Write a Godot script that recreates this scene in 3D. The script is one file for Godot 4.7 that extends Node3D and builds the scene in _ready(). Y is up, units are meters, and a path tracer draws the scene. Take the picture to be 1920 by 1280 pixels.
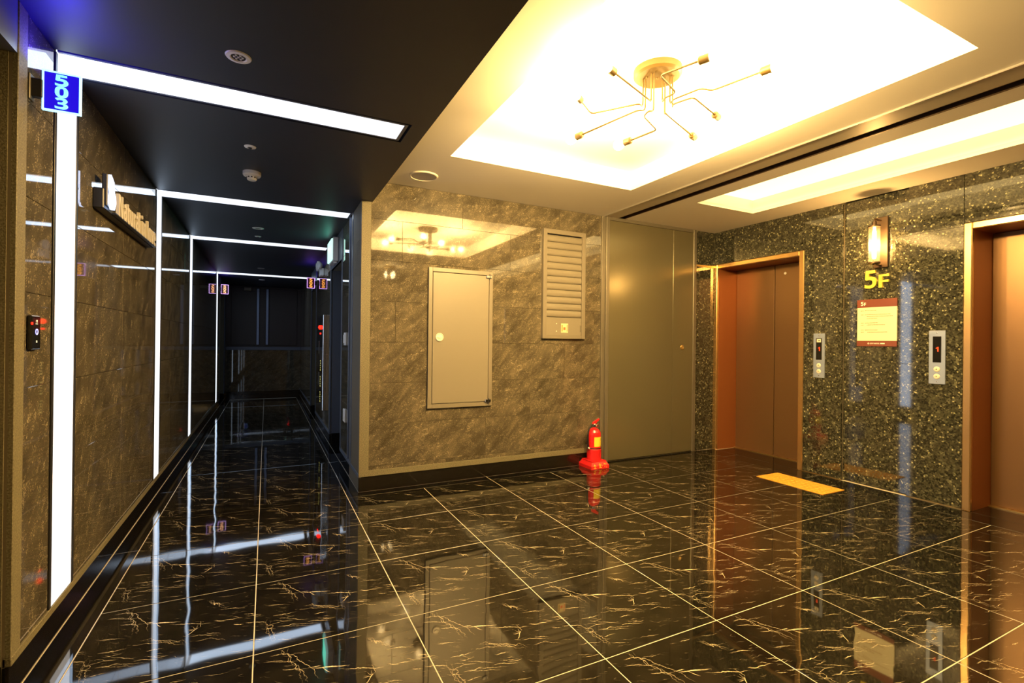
extends Node3D
# Elevator lobby with a dark hotel corridor on the left. x to the right along the back wall, -z down the corridor, y up.

const XL := -0.751      # corridor wall on the left
const XR := 0.6706      # corridor wall on the right
const ZB := -4.0384     # lobby back wall
const XE := 4.6494      # elevator wall
const H := 2.503        # lobby ceiling
const H2 := 2.331       # black corridor ceiling
const ZE := -11.75      # corridor end
const ZR := 2.6         # wall behind the camera
const XB := 0.746       # edge of the black ceiling

var mats := {}
var taken := {}
var rng := RandomNumberGenerator.new()

# ------------------------------------------------------------------ mesh builder
class MB:
	var v := PackedVector3Array()
	var n := PackedVector3Array()
	var t := PackedVector2Array()
	var off := Vector2.ZERO
	var swap := false
	var unit := Rect2()     # when it has area: uv of the x/z plane runs 0..1 over it

	func uv(p: Vector3, nn: Vector3) -> Vector2:
		var a := nn.abs()
		var r: Vector2
		if unit.has_area():
			return Vector2((p.x - unit.position.x) / unit.size.x, (p.z - unit.position.y) / unit.size.y)
		if a.z >= a.x and a.z >= a.y:
			r = Vector2(p.x, -p.y)
		elif a.y >= a.x:
			r = Vector2(p.x, p.z)
		else:
			r = Vector2(p.z, -p.y)
		if swap:
			r = Vector2(r.y, r.x)
		return r + off

	func tri(a: Vector3, b: Vector3, c: Vector3, out: Vector3, ns := []) -> void:
		var nn := (b - a).cross(c - a)
		if nn.length_squared() < 1e-18:
			return
		nn = nn.normalized()
		var q := [a, b, c]
		var m := ns.duplicate()
		if nn.dot(out) < 0.0:
			nn = -nn
		else:
			q = [a, c, b]
			if m.size() == 3:
				m = [m[0], m[2], m[1]]
		for i in 3:
			v.append(q[i])
			n.append(m[i] if m.size() == 3 else nn)
			t.append(uv(q[i], nn))

	func quad(a: Vector3, b: Vector3, c: Vector3, d: Vector3, out: Vector3, ns := []) -> void:
		tri(a, b, c, out, [ns[0], ns[1], ns[2]] if ns.size() == 4 else [])
		tri(a, c, d, out, [ns[0], ns[2], ns[3]] if ns.size() == 4 else [])

	func box(lo: Vector3, hi: Vector3, c := 0.0) -> MB:
		var m := (lo + hi) * 0.5
		var h := (hi - lo) * 0.5
		c = minf(c, minf(h.x, minf(h.y, h.z)) * 0.9)
		for ax in 3:
			var u := (ax + 1) % 3
			var w := (ax + 2) % 3
			for s in [-1.0, 1.0]:
				var o := Vector3.ZERO
				o[ax] = s
				var ps := []
				for k in [[-1, -1], [1, -1], [1, 1], [-1, 1]]:
					var p := Vector3.ZERO
					p[ax] = s * h[ax]
					p[u] = k[0] * (h[u] - c)
					p[w] = k[1] * (h[w] - c)
					ps.append(m + p)
				quad(ps[0], ps[1], ps[2], ps[3], o)
			if c > 0.0:
				for su in [-1.0, 1.0]:
					for sw in [-1.0, 1.0]:
						var o := Vector3.ZERO
						o[u] = su
						o[w] = sw
						var ps := []
						for e in [[-1, 0], [1, 0], [1, 1], [-1, 1]]:
							var p := Vector3.ZERO
							p[ax] = e[0] * (h[ax] - c)
							p[u] = su * (h[u] if e[1] == 0 else h[u] - c)
							p[w] = sw * (h[w] - c if e[1] == 0 else h[w])
							ps.append(m + p)
						quad(ps[0], ps[1], ps[2], ps[3], o)
		if c > 0.0:
			for sx in [-1.0, 1.0]:
				for sy in [-1.0, 1.0]:
					for sz in [-1.0, 1.0]:
						var s := Vector3(sx, sy, sz)
						tri(m + s * Vector3(h.x, h.y - c, h.z - c), m + s * Vector3(h.x - c, h.y, h.z - c), m + s * Vector3(h.x - c, h.y - c, h.z), s)
		return self

	# rings of a profile of (radius, height) round the axis; smooth round the axis
	func lathe(prof: Array, at: Vector3, axis := Vector3.UP, segs := 24) -> MB:
		var w := axis.normalized()
		var u := w.cross(Vector3.RIGHT if absf(w.x) < 0.9 else Vector3.UP).normalized()
		var q := w.cross(u)
		for i in prof.size() - 1:
			var a: Vector2 = prof[i]
			var b: Vector2 = prof[i + 1]
			var d := b - a
			var pn := Vector2(d.y, -d.x).normalized()
			for k in segs:
				var t0 := TAU * k / segs
				var t1 := TAU * (k + 1) / segs
				var r0 := u * cos(t0) + q * sin(t0)
				var r1 := u * cos(t1) + q * sin(t1)
				var n0 := (r0 * pn.x + w * pn.y).normalized()
				var n1 := (r1 * pn.x + w * pn.y).normalized()
				quad(at + r0 * a.x + w * a.y, at + r1 * a.x + w * a.y, at + r1 * b.x + w * b.y, at + r0 * b.x + w * b.y, n0 + n1, [n0, n1, n1, n0])
		return self

	func tube(path: Array, r: float, segs := 10) -> MB:
		var up := Vector3.UP
		var rings := []
		for i in path.size():
			var d: Vector3 = (path[mini(i + 1, path.size() - 1)] - path[maxi(i - 1, 0)]).normalized()
			if absf(d.dot(up)) > 0.97:
				up = Vector3.RIGHT if absf(d.x) < 0.9 else Vector3.BACK
			var u := d.cross(up).normalized()
			up = u.cross(d).normalized()
			var ring := []
			for k in segs:
				var a := TAU * k / segs
				ring.append(u * cos(a) + up * sin(a))
			rings.append(ring)
		for i in path.size() - 1:
			for k in segs:
				var k1 := (k + 1) % segs
				var a: Vector3 = rings[i][k]
				var b: Vector3 = rings[i][k1]
				var c: Vector3 = rings[i + 1][k1]
				var d: Vector3 = rings[i + 1][k]
				quad(path[i] + a * r, path[i] + b * r, path[i + 1] + c * r, path[i + 1] + d * r, a + b, [a, b, c, d])
		for e in [0, path.size() - 1]:
			var o: Vector3 = path[e] - path[1 if e == 0 else e - 1]
			for k in segs:
				tri(path[e], path[e] + rings[e][k] * r, path[e] + rings[e][(k + 1) % segs] * r, o)
		return self

	# outline in x/y, extruded from z0 to z1
	func prism(poly: PackedVector2Array, z0: float, z1: float) -> MB:
		var idx := Geometry2D.triangulate_polygon(poly)
		for i in range(0, idx.size(), 3):
			var a := poly[idx[i]]
			var b := poly[idx[i + 1]]
			var c := poly[idx[i + 2]]
			tri(Vector3(a.x, a.y, z1), Vector3(b.x, b.y, z1), Vector3(c.x, c.y, z1), Vector3.BACK)
			tri(Vector3(a.x, a.y, z0), Vector3(b.x, b.y, z0), Vector3(c.x, c.y, z0), Vector3.FORWARD)
		var cw := Geometry2D.is_polygon_clockwise(poly)
		for i in poly.size():
			var a := poly[i]
			var b := poly[(i + 1) % poly.size()]
			var d := b - a
			var o := Vector3(d.y, -d.x, 0) * (-1.0 if cw else 1.0)
			quad(Vector3(a.x, a.y, z0), Vector3(b.x, b.y, z0), Vector3(b.x, b.y, z1), Vector3(a.x, a.y, z1), o)
		return self

	func mesh() -> ArrayMesh:
		var arr := []
		arr.resize(Mesh.ARRAY_MAX)
		arr[Mesh.ARRAY_VERTEX] = v
		arr[Mesh.ARRAY_NORMAL] = n
		arr[Mesh.ARRAY_TEX_UV] = t
		var m := ArrayMesh.new()
		m.add_surface_from_arrays(Mesh.PRIMITIVE_TRIANGLES, arr)
		return m


func bx(x0: float, x1: float, y0: float, y1: float, z0: float, z1: float, c := 0.0) -> MB:
	return MB.new().box(Vector3(x0, y0, z0), Vector3(x1, y1, z1), c)


func rounded(pts: Array, r: float, n := 5) -> Array:
	var out := [pts[0]]
	for i in range(1, pts.size() - 1):
		var p: Vector3 = pts[i]
		var a: Vector3 = pts[i - 1] - p
		var b: Vector3 = pts[i + 1] - p
		var d := minf(r, minf(a.length(), b.length()) * 0.45)
		var s := p + a.normalized() * d
		var e := p + b.normalized() * d
		for k in n + 1:
			var f := float(k) / n
			out.append(s.lerp(p, f).lerp(p.lerp(e, f), f))
	out.append(pts[-1])
	return out


# ------------------------------------------------------------------ nodes
func numbered(called: String) -> String:
	if not taken.has(called):
		taken[called] = 0
		return called
	taken[called] += 1
	return "%s_%03d" % [called, taken[called]]


func thing(called: String, label: String, category: String, at := Vector3.ZERO, turn := 0.0, group := "", kind := "") -> Node3D:
	var o := Node3D.new()
	o.name = numbered(called)
	add_child(o)
	o.position = at
	o.rotation.y = deg_to_rad(turn)
	tag(o, label, category, group, kind)
	return o


func tag(o: Node, label: String, category: String, group := "", kind := "") -> void:
	o.set_meta("label", label)
	o.set_meta("category", category)
	if group:
		o.set_meta("group", group)
	if kind:
		o.set_meta("kind", kind)


func part(parent: Node, called: String, mb: MB, m: Material, label := "") -> MeshInstance3D:
	var o := MeshInstance3D.new()
	o.name = called
	o.mesh = mb.mesh()
	o.material_override = m
	parent.add_child(o, true)
	if label:
		o.set_meta("label", label)
	return o


func lettering(parent: Node, called: String, s: String, height: float, depth: float, m: Material, at: Vector3, width := 0.0, turn := 0.0, serif := false) -> MeshInstance3D:
	var f := SystemFont.new()
	f.font_names = PackedStringArray(["Droid Serif" if serif else "Droid Sans"])
	f.font_weight = 700
	var tm := TextMesh.new()
	tm.text = s
	tm.font = f
	tm.font_size = 64
	tm.pixel_size = 0.01
	tm.curve_step = 1.0
	tm.depth = 0.1
	var bb := tm.get_aabb()
	var k := height / bb.size.y
	var kx := k if width == 0.0 else width / bb.size.x
	var o := MeshInstance3D.new()
	o.name = called
	o.mesh = tm
	o.material_override = m
	o.basis = Basis(Vector3.UP, deg_to_rad(turn)) * Basis.from_scale(Vector3(kx, k, depth / 0.1))
	o.position = at - o.basis * bb.get_center()
	parent.add_child(o, true)
	return o


# ------------------------------------------------------------------ materials
func lin(r: float, g: float, b: float, a := 1.0) -> Color:
	var c := Color(r, g, b).linear_to_srgb()
	c.a = a
	return c


func mat(called: String, c: Color, rough := 0.5, metal := 0.0, spec := 0.5) -> StandardMaterial3D:
	var m := StandardMaterial3D.new()
	m.resource_name = called
	m.albedo_color = c
	m.roughness = rough
	m.metallic = metal
	m.metallic_specular = spec
	mats[called] = m
	return m


func glow(called: String, c: Color, energy: float, base := Color(0.8, 0.8, 0.8)) -> StandardMaterial3D:
	var m := mat(called, base, 0.4)
	m.emission_enabled = true
	m.emission = c
	m.emission_energy_multiplier = energy
	return m


func tex(im: Image) -> ImageTexture:
	return ImageTexture.create_from_image(im)


func noise(sd: int, freq: float, oct := 4, type := FastNoiseLite.TYPE_SIMPLEX_SMOOTH) -> FastNoiseLite:
	var f := FastNoiseLite.new()
	f.seed = sd
	f.noise_type = type
	f.frequency = freq
	f.fractal_type = FastNoiseLite.FRACTAL_FBM if oct > 1 else FastNoiseLite.FRACTAL_NONE
	f.fractal_octaves = oct
	return f


# grey-brown marble print with fine pale veins that lean one way; covers 1.2 m
func marble_image() -> Image:
	var s := 1024
	var im := Image.create(s, s, false, Image.FORMAT_RGB8)
	var big := noise(10, 0.0032, 3)
	var cloud := noise(11, 0.0095, 5)
	var warp := noise(12, 0.02, 4)
	var vein := noise(13, 0.0085, 4)
	var fine := noise(14, 0.019, 4)
	var grain := noise(15, 0.13, 3)
	var ca := cos(0.55)
	var sa := sin(0.55)
	var data := PackedByteArray()
	data.resize(s * s * 3)
	var i := 0
	for y in s:
		for x in s:
			var u := x * ca - y * sa
			var w := (x * sa + y * ca) * 1.6
			var k := warp.get_noise_2d(x, y) * 46.0
			var g := grain.get_noise_2d(x, y)
			var c := cloud.get_noise_2d(u * 0.7 + k, w - k * 0.7)
			var b := clampf(0.5 + c * 0.30 + g * 0.34 + big.get_noise_2d(u, w) * 0.42, 0.0, 1.0)
			var r := absf(vein.get_noise_2d(u * 0.8 + k * 1.2, w + k * 0.9))
			var q := absf(fine.get_noise_2d(u * 0.7 - k * 0.8, w * 0.9 + 400.0 + k))
			var l := maxf(clampf(1.5 - r * 34.0, 0.0, 1.0), clampf(1.3 - q * 20.0, 0.0, 1.0) * 0.8) * clampf(0.40 + c * 1.2 + g * 1.5, 0.0, 1.0)
			data[i] = int(clampf(55.0 + 54.0 * b + 66.0 * l, 0, 255))
			data[i + 1] = int(clampf(51.0 + 50.0 * b + 62.0 * l, 0, 255))
			data[i + 2] = int(clampf(42.0 + 42.0 * b + 52.0 * l, 0, 255))
			i += 3
	im.set_data(s, s, false, Image.FORMAT_RGB8, data)
	return im


# black polished tile with a cream vein print, one 0.6 m tile
func black_marble_image() -> Image:
	var s := 1024
	var im := noise(21, 0.006, 4).get_image(s, s)
	im.convert(Image.FORMAT_RGB8)
	var data := im.get_data()
	for i in range(0, data.size(), 3):
		var b := data[i] / 255.0
		data[i] = int(15 + 16 * b)
		data[i + 1] = int(14 + 14 * b)
		data[i + 2] = int(11 + 11 * b)
	im.set_data(s, s, false, Image.FORMAT_RGB8, data)
	var r := RandomNumberGenerator.new()
	r.seed = 77
	# short streaks that run along x, gathered in bands
	var bands := [90, 215, 300, 395, 470, 560, 640, 735, 830, 930]
	for k in 300:
		var y: float = bands[r.randi() % bands.size()] + r.randfn(0, 26)
		var x := r.randf() * s
		var big := r.randf() < 0.14
		streak(im, r, Vector2(x, y), 0.30 + r.randfn(0.0, 0.13), r.randf_range(80, 240) if big else r.randf_range(14, 90), r.randf_range(1.5, 3.2) if big else r.randf_range(0.6, 1.5), r.randf_range(0.55, 1.0) if big else r.randf_range(0.15, 0.65), 0.14)
	# two broken veins that cross the tile
	for line in [[Vector2(170, -10), 1.28, 560.0], [Vector2(330, 520), 0.62, 420.0], [Vector2(80, 610), 1.45, 420.0], [Vector2(690, 120), 0.75, 260.0]]:
		for k in 3:
			streak(im, r, line[0] + Vector2(r.randfn(0, 5), r.randfn(0, 5)), line[1], line[2], r.randf_range(1.3, 2.8), r.randf_range(0.5, 0.9), 0.3)
	# the tick-shaped vein and its splinters
	streak(im, r, Vector2(600, 590), -0.72, 110, 3.4, 1.0, 0.08)
	streak(im, r, Vector2(678, 520), -1.5, 95, 2.8, 0.95, 0.08)
	for k in 6:
		streak(im, r, Vector2(655, 535), r.randf_range(3.2, 5.2), r.randf_range(25, 60), 2.0, 0.8, 0.1)
	# the broad winged vein
	streak(im, r, Vector2(330, 300), 0.33, 230, 5.0, 1.0, 0.06)
	streak(im, r, Vector2(390, 320), 0.9, 80, 4.0, 1.0, 0.08)
	streak(im, r, Vector2(470, 375), 0.40, 330, 3.0, 0.9, 0.12)
	return im


func streak(im: Image, r: RandomNumberGenerator, p: Vector2, ang: float, length: float, wide: float, power: float, wobble: float) -> void:
	var s := im.get_width()
	var a := ang
	var done := 0.0
	var gap := 0.0
	while done < length:
		a = lerpf(a, ang, 0.12) + r.randfn(0.0, wobble)
		p += Vector2(cos(a), sin(a)) * 1.0
		done += 1.0
		gap = lerpf(gap, r.randf(), 0.15)
		var f := sin(PI * done / length)
		var w := wide * (0.35 + 0.65 * f) * (0.6 + 0.8 * gap)
		var pw := power * (0.35 + 0.65 * f) * clampf(gap * 2.4 - 0.35, 0.0, 1.0)
		for dy in range(-int(ceil(w)), int(ceil(w)) + 1):
			var x := posmod(int(p.x), s)
			var y := posmod(int(p.y) + dy, s)
			var k := clampf(w - absf(dy) + 0.5, 0.0, 1.0) * pw
			if k > 0.02:
				im.set_pixel(x, y, im.get_pixel(x, y).lerp(Color(0.93, 0.87, 0.74), k))


# dark granite with pale flakes; covers 0.8 m
func granite_image() -> Image:
	var s := 1024
	var flake := noise(31, 0.04, 1, FastNoiseLite.TYPE_CELLULAR)
	flake.cellular_return_type = FastNoiseLite.RETURN_CELL_VALUE
	flake.cellular_jitter = 1.0
	flake.domain_warp_enabled = true
	flake.domain_warp_amplitude = 14.0
	flake.domain_warp_frequency = 0.04
	var small := noise(32, 0.085, 1, FastNoiseLite.TYPE_CELLULAR)
	small.cellular_return_type = FastNoiseLite.RETURN_CELL_VALUE
	small.domain_warp_enabled = true
	small.domain_warp_amplitude = 8.0
	small.domain_warp_frequency = 0.09
	var cloud := noise(33, 0.012, 3)
	var a := flake.get_image(s, s, false, false, false)
	var b := small.get_image(s, s, false, false, false)
	var c := cloud.get_image(s, s)
	a.convert(Image.FORMAT_L8)
	b.convert(Image.FORMAT_L8)
	c.convert(Image.FORMAT_L8)
	var da := a.get_data()
	var db := b.get_data()
	var dc := c.get_data()
	var out := PackedByteArray()
	out.resize(s * s * 3)
	for i in s * s:
		var fa := da[i] / 255.0
		var fb := db[i] / 255.0
		var v := 30.0 + 18.0 * fa + 20.0 * fb + 14.0 * dc[i] / 255.0
		var warm := 0.0
		if fa > 0.90:
			v += 26.0 * fb + 6.0
		if fb > 0.968:
			v += 78.0
			warm = 10.0
		elif fb > 0.88:
			v += 17.0
		if fb < 0.15:
			v *= 0.74
		out[i * 3] = int(clampf(v * 0.99 + warm, 0, 255))
		out[i * 3 + 1] = int(clampf(v * 0.99 + warm * 0.7, 0, 255))
		out[i * 3 + 2] = int(clampf(v * 0.82, 0, 255))
	var im := Image.create(s, s, false, Image.FORMAT_RGB8)
	im.set_data(s, s, false, Image.FORMAT_RGB8, out)
	return im


func speckle_image(sd: int, freq: float, lo: float, hi: float, s := 256) -> Image:
	var im := noise(sd, freq, 3).get_seamless_image(s, s)
	im.convert(Image.FORMAT_RGB8)
	var d := im.get_data()
	for i in d.size():
		d[i] = int(lerpf(lo, hi, d[i] / 255.0))
	im.set_data(s, s, false, Image.FORMAT_RGB8, d)
	return im


func make_materials() -> void:
	var m: StandardMaterial3D
	m = mat("floor_tile", Color(1, 1, 1), 0.03, 0.0, 0.70)
	m.albedo_texture = tex(black_marble_image())
	var wave := noise(41, 0.009, 1)
	m.heightmap_enabled = true
	m.heightmap_texture = tex(wave.get_seamless_image(256, 256))
	m.heightmap_scale = 0.022
	m = mat("floor_border", lin(0.006, 0.0055, 0.005), 0.05, 0.0, 0.62)
	mat("grout", lin(0.60, 0.55, 0.45), 0.7)
	m = mat("wall_tile", Color(1, 1, 1), 0.03, 0.0, 0.70)
	m.albedo_texture = tex(marble_image())
	m.uv1_scale = Vector3.ONE / 1.2
	m = mat("granite", Color(1, 1, 1), 0.04, 0.0, 0.70)
	m.albedo_texture = tex(granite_image())
	m.uv1_scale = Vector3.ONE / 0.8
	mat("joint", lin(0.13, 0.11, 0.075), 0.8)
	mat("black_paint", lin(0.022, 0.024, 0.032), 0.5)
	mat("cream_paint", lin(0.78, 0.74, 0.66), 0.6)
	mat("white_paint", lin(0.86, 0.85, 0.82), 0.6)
	mat("baseboard", lin(0.007, 0.006, 0.005), 0.12, 0.0, 0.6)
	m = mat("olive_wallpaper", lin(0.23, 0.205, 0.125), 0.55, 0.0, 0.5)
	m.albedo_texture = tex(speckle_image(51, 0.11, 150, 255))
	m.uv1_scale = Vector3(4, 4, 4)
	m.heightmap_enabled = true
	m.heightmap_texture = tex(speckle_image(52, 0.14, 0, 255))
	m.heightmap_scale = 0.08
	mat("grey_metal", lin(0.18, 0.165, 0.13), 0.35, 0.5)
	mat("slate_metal", lin(0.12, 0.14, 0.19), 0.35, 0.25)
	mat("dark_metal", lin(0.03, 0.03, 0.035), 0.4, 0.4)
	m = mat("fire_door", lin(0.155, 0.14, 0.085), 0.24, 0.45)
	mat("beige_enamel", lin(0.18, 0.163, 0.128), 0.4)
	mat("beige_enamel_frame", lin(0.165, 0.148, 0.116), 0.38)
	m = mat("bronze_door", lin(0.21, 0.12, 0.058), 0.36, 0.6)
	mat("bronze_jamb", lin(0.36, 0.13, 0.045), 0.34, 0.5)
	mat("brass_frame", lin(0.72, 0.46, 0.20), 0.25, 0.85)
	mat("brass", lin(0.55, 0.40, 0.17), 0.3, 0.9)
	mat("aged_brass", lin(0.06, 0.038, 0.009), 0.45, 0.3)
	mat("track_beige", lin(0.45, 0.40, 0.31), 0.35)
	mat("speaker_mesh", lin(0.42, 0.39, 0.35), 0.7)
	mat("chrome", lin(0.75, 0.75, 0.76), 0.15, 1.0)
	mat("steel_reflection_tint", lin(0.30, 0.37, 0.55), 0.32, 0.35)  # steel with the blue reflection of the corridor LEDs painted into its base colour
	mat("white_plastic", lin(0.75, 0.75, 0.74), 0.4)
	mat("ivory_plastic", lin(0.72, 0.68, 0.58), 0.4)
	mat("black_glass", lin(0.008, 0.008, 0.009), 0.06, 0.0, 0.6)
	mat("black_plastic", lin(0.012, 0.012, 0.013), 0.4)
	mat("bronze_dark", lin(0.10, 0.065, 0.04), 0.4, 0.7)
	mat("red_enamel", lin(0.60, 0.014, 0.018), 0.28, 0.0, 0.6)
	mat("yellow_label", lin(0.85, 0.66, 0.05), 0.5)
	mat("label_ink", lin(0.30, 0.20, 0.03), 0.6)
	m = mat("tactile_yellow", lin(0.78, 0.37, 0.045), 0.55)
	mat("plaque_cream", lin(0.86, 0.80, 0.56), 0.22)
	mat("plaque_brown", lin(0.19, 0.055, 0.032), 0.3)
	mat("plaque_ink", lin(0.42, 0.22, 0.10), 0.5)
	mat("white_ink", lin(0.9, 0.88, 0.82), 0.5)
	mat("gold_letter", lin(0.85, 0.66, 0.10), 0.32, 0.35)
	mat("cream_letter", lin(0.62, 0.56, 0.44), 0.5)
	mat("brown_panel", lin(0.035, 0.022, 0.019), 0.4)
	mat("sticker_paper", lin(0.62, 0.54, 0.33), 0.5)
	mat("sticker_red", lin(0.7, 0.12, 0.04), 0.5)
	m = mat("clear_glass", Color(1.0, 0.97, 0.9, 0.08), 0.02)
	m.transparency = BaseMaterial3D.TRANSPARENCY_ALPHA
	glow("led_white", Color(0.93, 0.96, 1.0), 1.15)
	glow("bulb_warm", Color(1.0, 0.88, 0.66), 14.0)
	glow("sconce_tube", Color(1.0, 0.80, 0.48), 14.0)
	glow("lit_panel", Color(1.0, 0.84, 0.53), 3.5)
	glow("sign_edge_cyan", Color(0.55, 0.85, 1.0), 2.2)
	glow("sign_blue", Color(0.16, 0.06, 1.0), 0.75, Color(0.05, 0.03, 0.3))
	glow("sign_digit_cyan", Color(0.45, 0.95, 1.0), 1.3)
	glow("sign_edge_violet", Color(0.85, 0.62, 1.0), 1.8)
	glow("sign_violet", Color(0.22, 0.07, 0.16), 0.8, Color(0.1, 0.04, 0.06))
	glow("sign_digit_orange", Color(1.0, 0.62, 0.12), 1.6)
	glow("emblem_white", Color(0.72, 0.82, 1.0), 3.0)
	glow("exit_face", Color(0.75, 1.0, 0.93), 1.3)
	glow("red_led", Color(1.0, 0.08, 0.03), 9.0, Color(0.3, 0, 0))
	glow("digit_led", Color(1.0, 0.22, 0.05), 3.0, Color(0.3, 0.05, 0))
	glow("blue_led", Color(0.5, 0.55, 1.0), 2.0)
	glow("soft_mark_led", Color(0.9, 0.85, 0.7), 0.9)
	glow("yellow_mark_led", Color(0.9, 0.85, 0.25), 0.8)


# ------------------------------------------------------------------ lights
func omni(parent: Node, at: Vector3, c: Color, e: float, size := 0.03) -> void:
	var l := OmniLight3D.new()
	l.name = "lamp_light"
	l.light_color = c
	l.light_energy = e
	l.light_size = size
	l.omni_range = 20.0
	l.omni_attenuation = 2.0
	l.shadow_enabled = true
	l.position = at
	parent.add_child(l, true)


func area(parent: Node, at: Vector3, rot: Vector3, size: Vector2, c: Color, e: float) -> void:
	var l := AreaLight3D.new()
	l.name = "panel_light"
	l.area_size = size
	l.area_normalize_energy = true
	l.light_color = c
	l.light_energy = e
	l.area_range = 20.0
	l.shadow_enabled = true
	l.position = at
	l.rotation_degrees = rot
	parent.add_child(l, true)


const WARM := Color(1.0, 0.81, 0.49)
const COOL := Color(0.76, 0.87, 1.0)


func _ready() -> void:
	# camera
	var cam := Camera3D.new()
	cam.name = "camera"
	cam.position = Vector3(0, 1.21, 0)
	cam.rotation = Vector3(0.0018, -0.4652, 0.0111)
	cam.fov = 69.78
	cam.near = 0.03
	add_child(cam)
	cam.current = true
	# no sky reaches the inside of the building
	var we := WorldEnvironment.new()
	we.name = "environment"
	var env := Environment.new()
	env.background_mode = Environment.BG_COLOR
	env.background_color = Color(0, 0, 0)
	env.tonemap_mode = Environment.TONE_MAPPER_LINEAR
	env.tonemap_exposure = 1.0
	env.sdfgi_enabled = true
	env.ssao_enabled = true
	env.ssil_enabled = true
	we.environment = env
	add_child(we)

	rng.seed = 5
	make_materials()
	build_floor()
	build_walls()
	build_ceilings()
	build_led_lights()
	build_elevators()
	build_fire_door()
	build_chandelier()
	build_sconce()
	build_elevator_wall_things()
	build_back_wall_things()
	build_corridor_things()
	build_ceiling_things()
	build_extinguisher()
	build_tactile_mat()


# ------------------------------------------------------------------ floor
func build_floor() -> void:
	var fl := thing("floor", "black marble tile floor with cream veins and pale grout", "floor", Vector3.ZERO, 0, "", "structure")
	part(fl, "grout_bed", bx(XL - 0.45, XE + 0.4, -0.2, -0.0015, ZE - 0.2, ZR), mats.grout)
	var g := 0.0022
	var xs := []
	for k in range(-1, 8):
		xs.append(-0.0315 + 0.6045 * k)
	xs.append(4.432)
	var zs := []
	for k in range(-7, 17):
		zs.append(-1.515 - 0.6045 * k)      # falls along the corridor
	for i in xs.size() - 1:
		for j in zs.size() - 1:
			var z1: float = minf(zs[j], ZR)
			var z0: float = zs[j + 1]
			var x0: float = xs[i]
			var x1: float = xs[i + 1]
			if z0 < -3.94 and i > 1:
				continue
			if z1 < -11.2:
				continue
			z0 = maxf(z0, -11.3)
			if z1 - z0 < 0.05:
				continue
			var mb := MB.new()
			mb.unit = Rect2(x0, zs[j + 1], 0.6045, 0.6045)
			mb.box(Vector3(x0 + g, -0.02, z0 + g), Vector3(x1 - g, 0, z1 - g), 0.0008)
			part(fl, "tile", mb, mats.floor_tile)
	# plain black border strips along the walls
	var z := ZR
	while z > -11.3:
		var zn := maxf(z - 1.209, -11.3)
		part(fl, "border_strip", bx(XL + 0.002, -0.636 - g, -0.02, 0, zn + g, z - g, 0.0008), mats.floor_border)
		z = zn
	var zz := -3.933
	while zz > -11.3:
		var zn := maxf(zz - 1.209, -11.3)
		part(fl, "border_strip", bx(0.573 + g, XR - 0.002, -0.02, 0, zn + g, zz - g - (0.1 if zz > -4.0 else 0.0), 0.0008), mats.floor_border)
		zz = zn
	var x := 0.573
	while x < XE - 0.3:
		var xn := minf(x + 1.209, 4.432)
		part(fl, "border_strip", bx(x + g, xn - g, -0.02, 0, ZB + 0.003, -3.933 - g, 0.0008), mats.floor_border)
		x = xn
	var zc := ZR
	while zc > ZB + 0.1:
		var zn := maxf(zc - 0.9, ZB + 0.003)
		part(fl, "border_strip", bx(4.432 + g, XE - 0.004, -0.02, 0, zn + g, zc - g, 0.0008), mats.floor_border)
		zc = zn
	part(fl, "border_strip", bx(XL + 0.002, XR - 0.002, -0.02, 0, ZE + 0.004, -11.3 - g, 0.0008), mats.floor_border)
	# sills of the door recesses
	part(fl, "recess_floor", bx(XE + 0.001, XE + 0.325, -0.02, 0, -3.975, -3.015), mats.floor_border)
	part(fl, "recess_floor", bx(XE + 0.001, XE + 0.325, -0.02, 0, -1.71, -0.75), mats.floor_border)
	part(fl, "recess_floor", bx(XR + 0.001, XR + 0.35, -0.02, 0, -6.075, -5.155), mats.floor_border)
	part(fl, "recess_floor", bx(XR + 0.001, XR + 0.35, -0.02, 0, -8.845, -7.955), mats.floor_border)
	part(fl, "recess_floor", bx(XL - 0.35, XL - 0.001, -0.02, 0, -2.195, -1.205), mats.floor_border)
	part(fl, "recess_floor", bx(XL - 0.35, XL - 0.001, -0.02, 0, -11.395, -10.265), mats.floor_border)


# tiles over the rectangle u0..u1, v0..v1 of a wall whose face is z = 0; rows meet at the heights in rows
func tiles(w: Node, u0: float, u1: float, v0: float, v1: float, rows: Array, joints: Array, swap: bool, called := "tile", m: Material = null, thick := 0.012, face := 0.0) -> void:
	var ys := [v0]
	for r in rows:
		if r > v0 + 0.02 and r < v1 - 0.02:
			ys.append(r)
	ys.append(v1)
	var g := 0.0009
	for i in ys.size() - 1:
		var us := [u0]
		for q in joints[i % joints.size()]:
			if q > u0 + 0.02 and q < u1 - 0.02:
				us.append(q)
		us.append(u1)
		for k in us.size() - 1:
			var mb := MB.new()
			mb.swap = swap
			var a := Vector2(rng.randf_range(0.0, 0.12), rng.randf_range(0.0, 0.8))
			mb.off = (Vector2(a.y, a.x) if not swap else Vector2(a.y, a.x)) - (Vector2(us[k], -ys[i + 1]) if not swap else Vector2(-ys[i + 1], us[k]))
			if not swap:
				mb.off = Vector2(a.x, a.y) - Vector2(us[k], -ys[i + 1])
			mb.box(Vector3(us[k] + g, ys[i] + g, face - thick), Vector3(us[k + 1] - g, ys[i + 1] - g, face), 0.0007)
			part(w, called, mb, m if m else mats.wall_tile)


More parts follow.
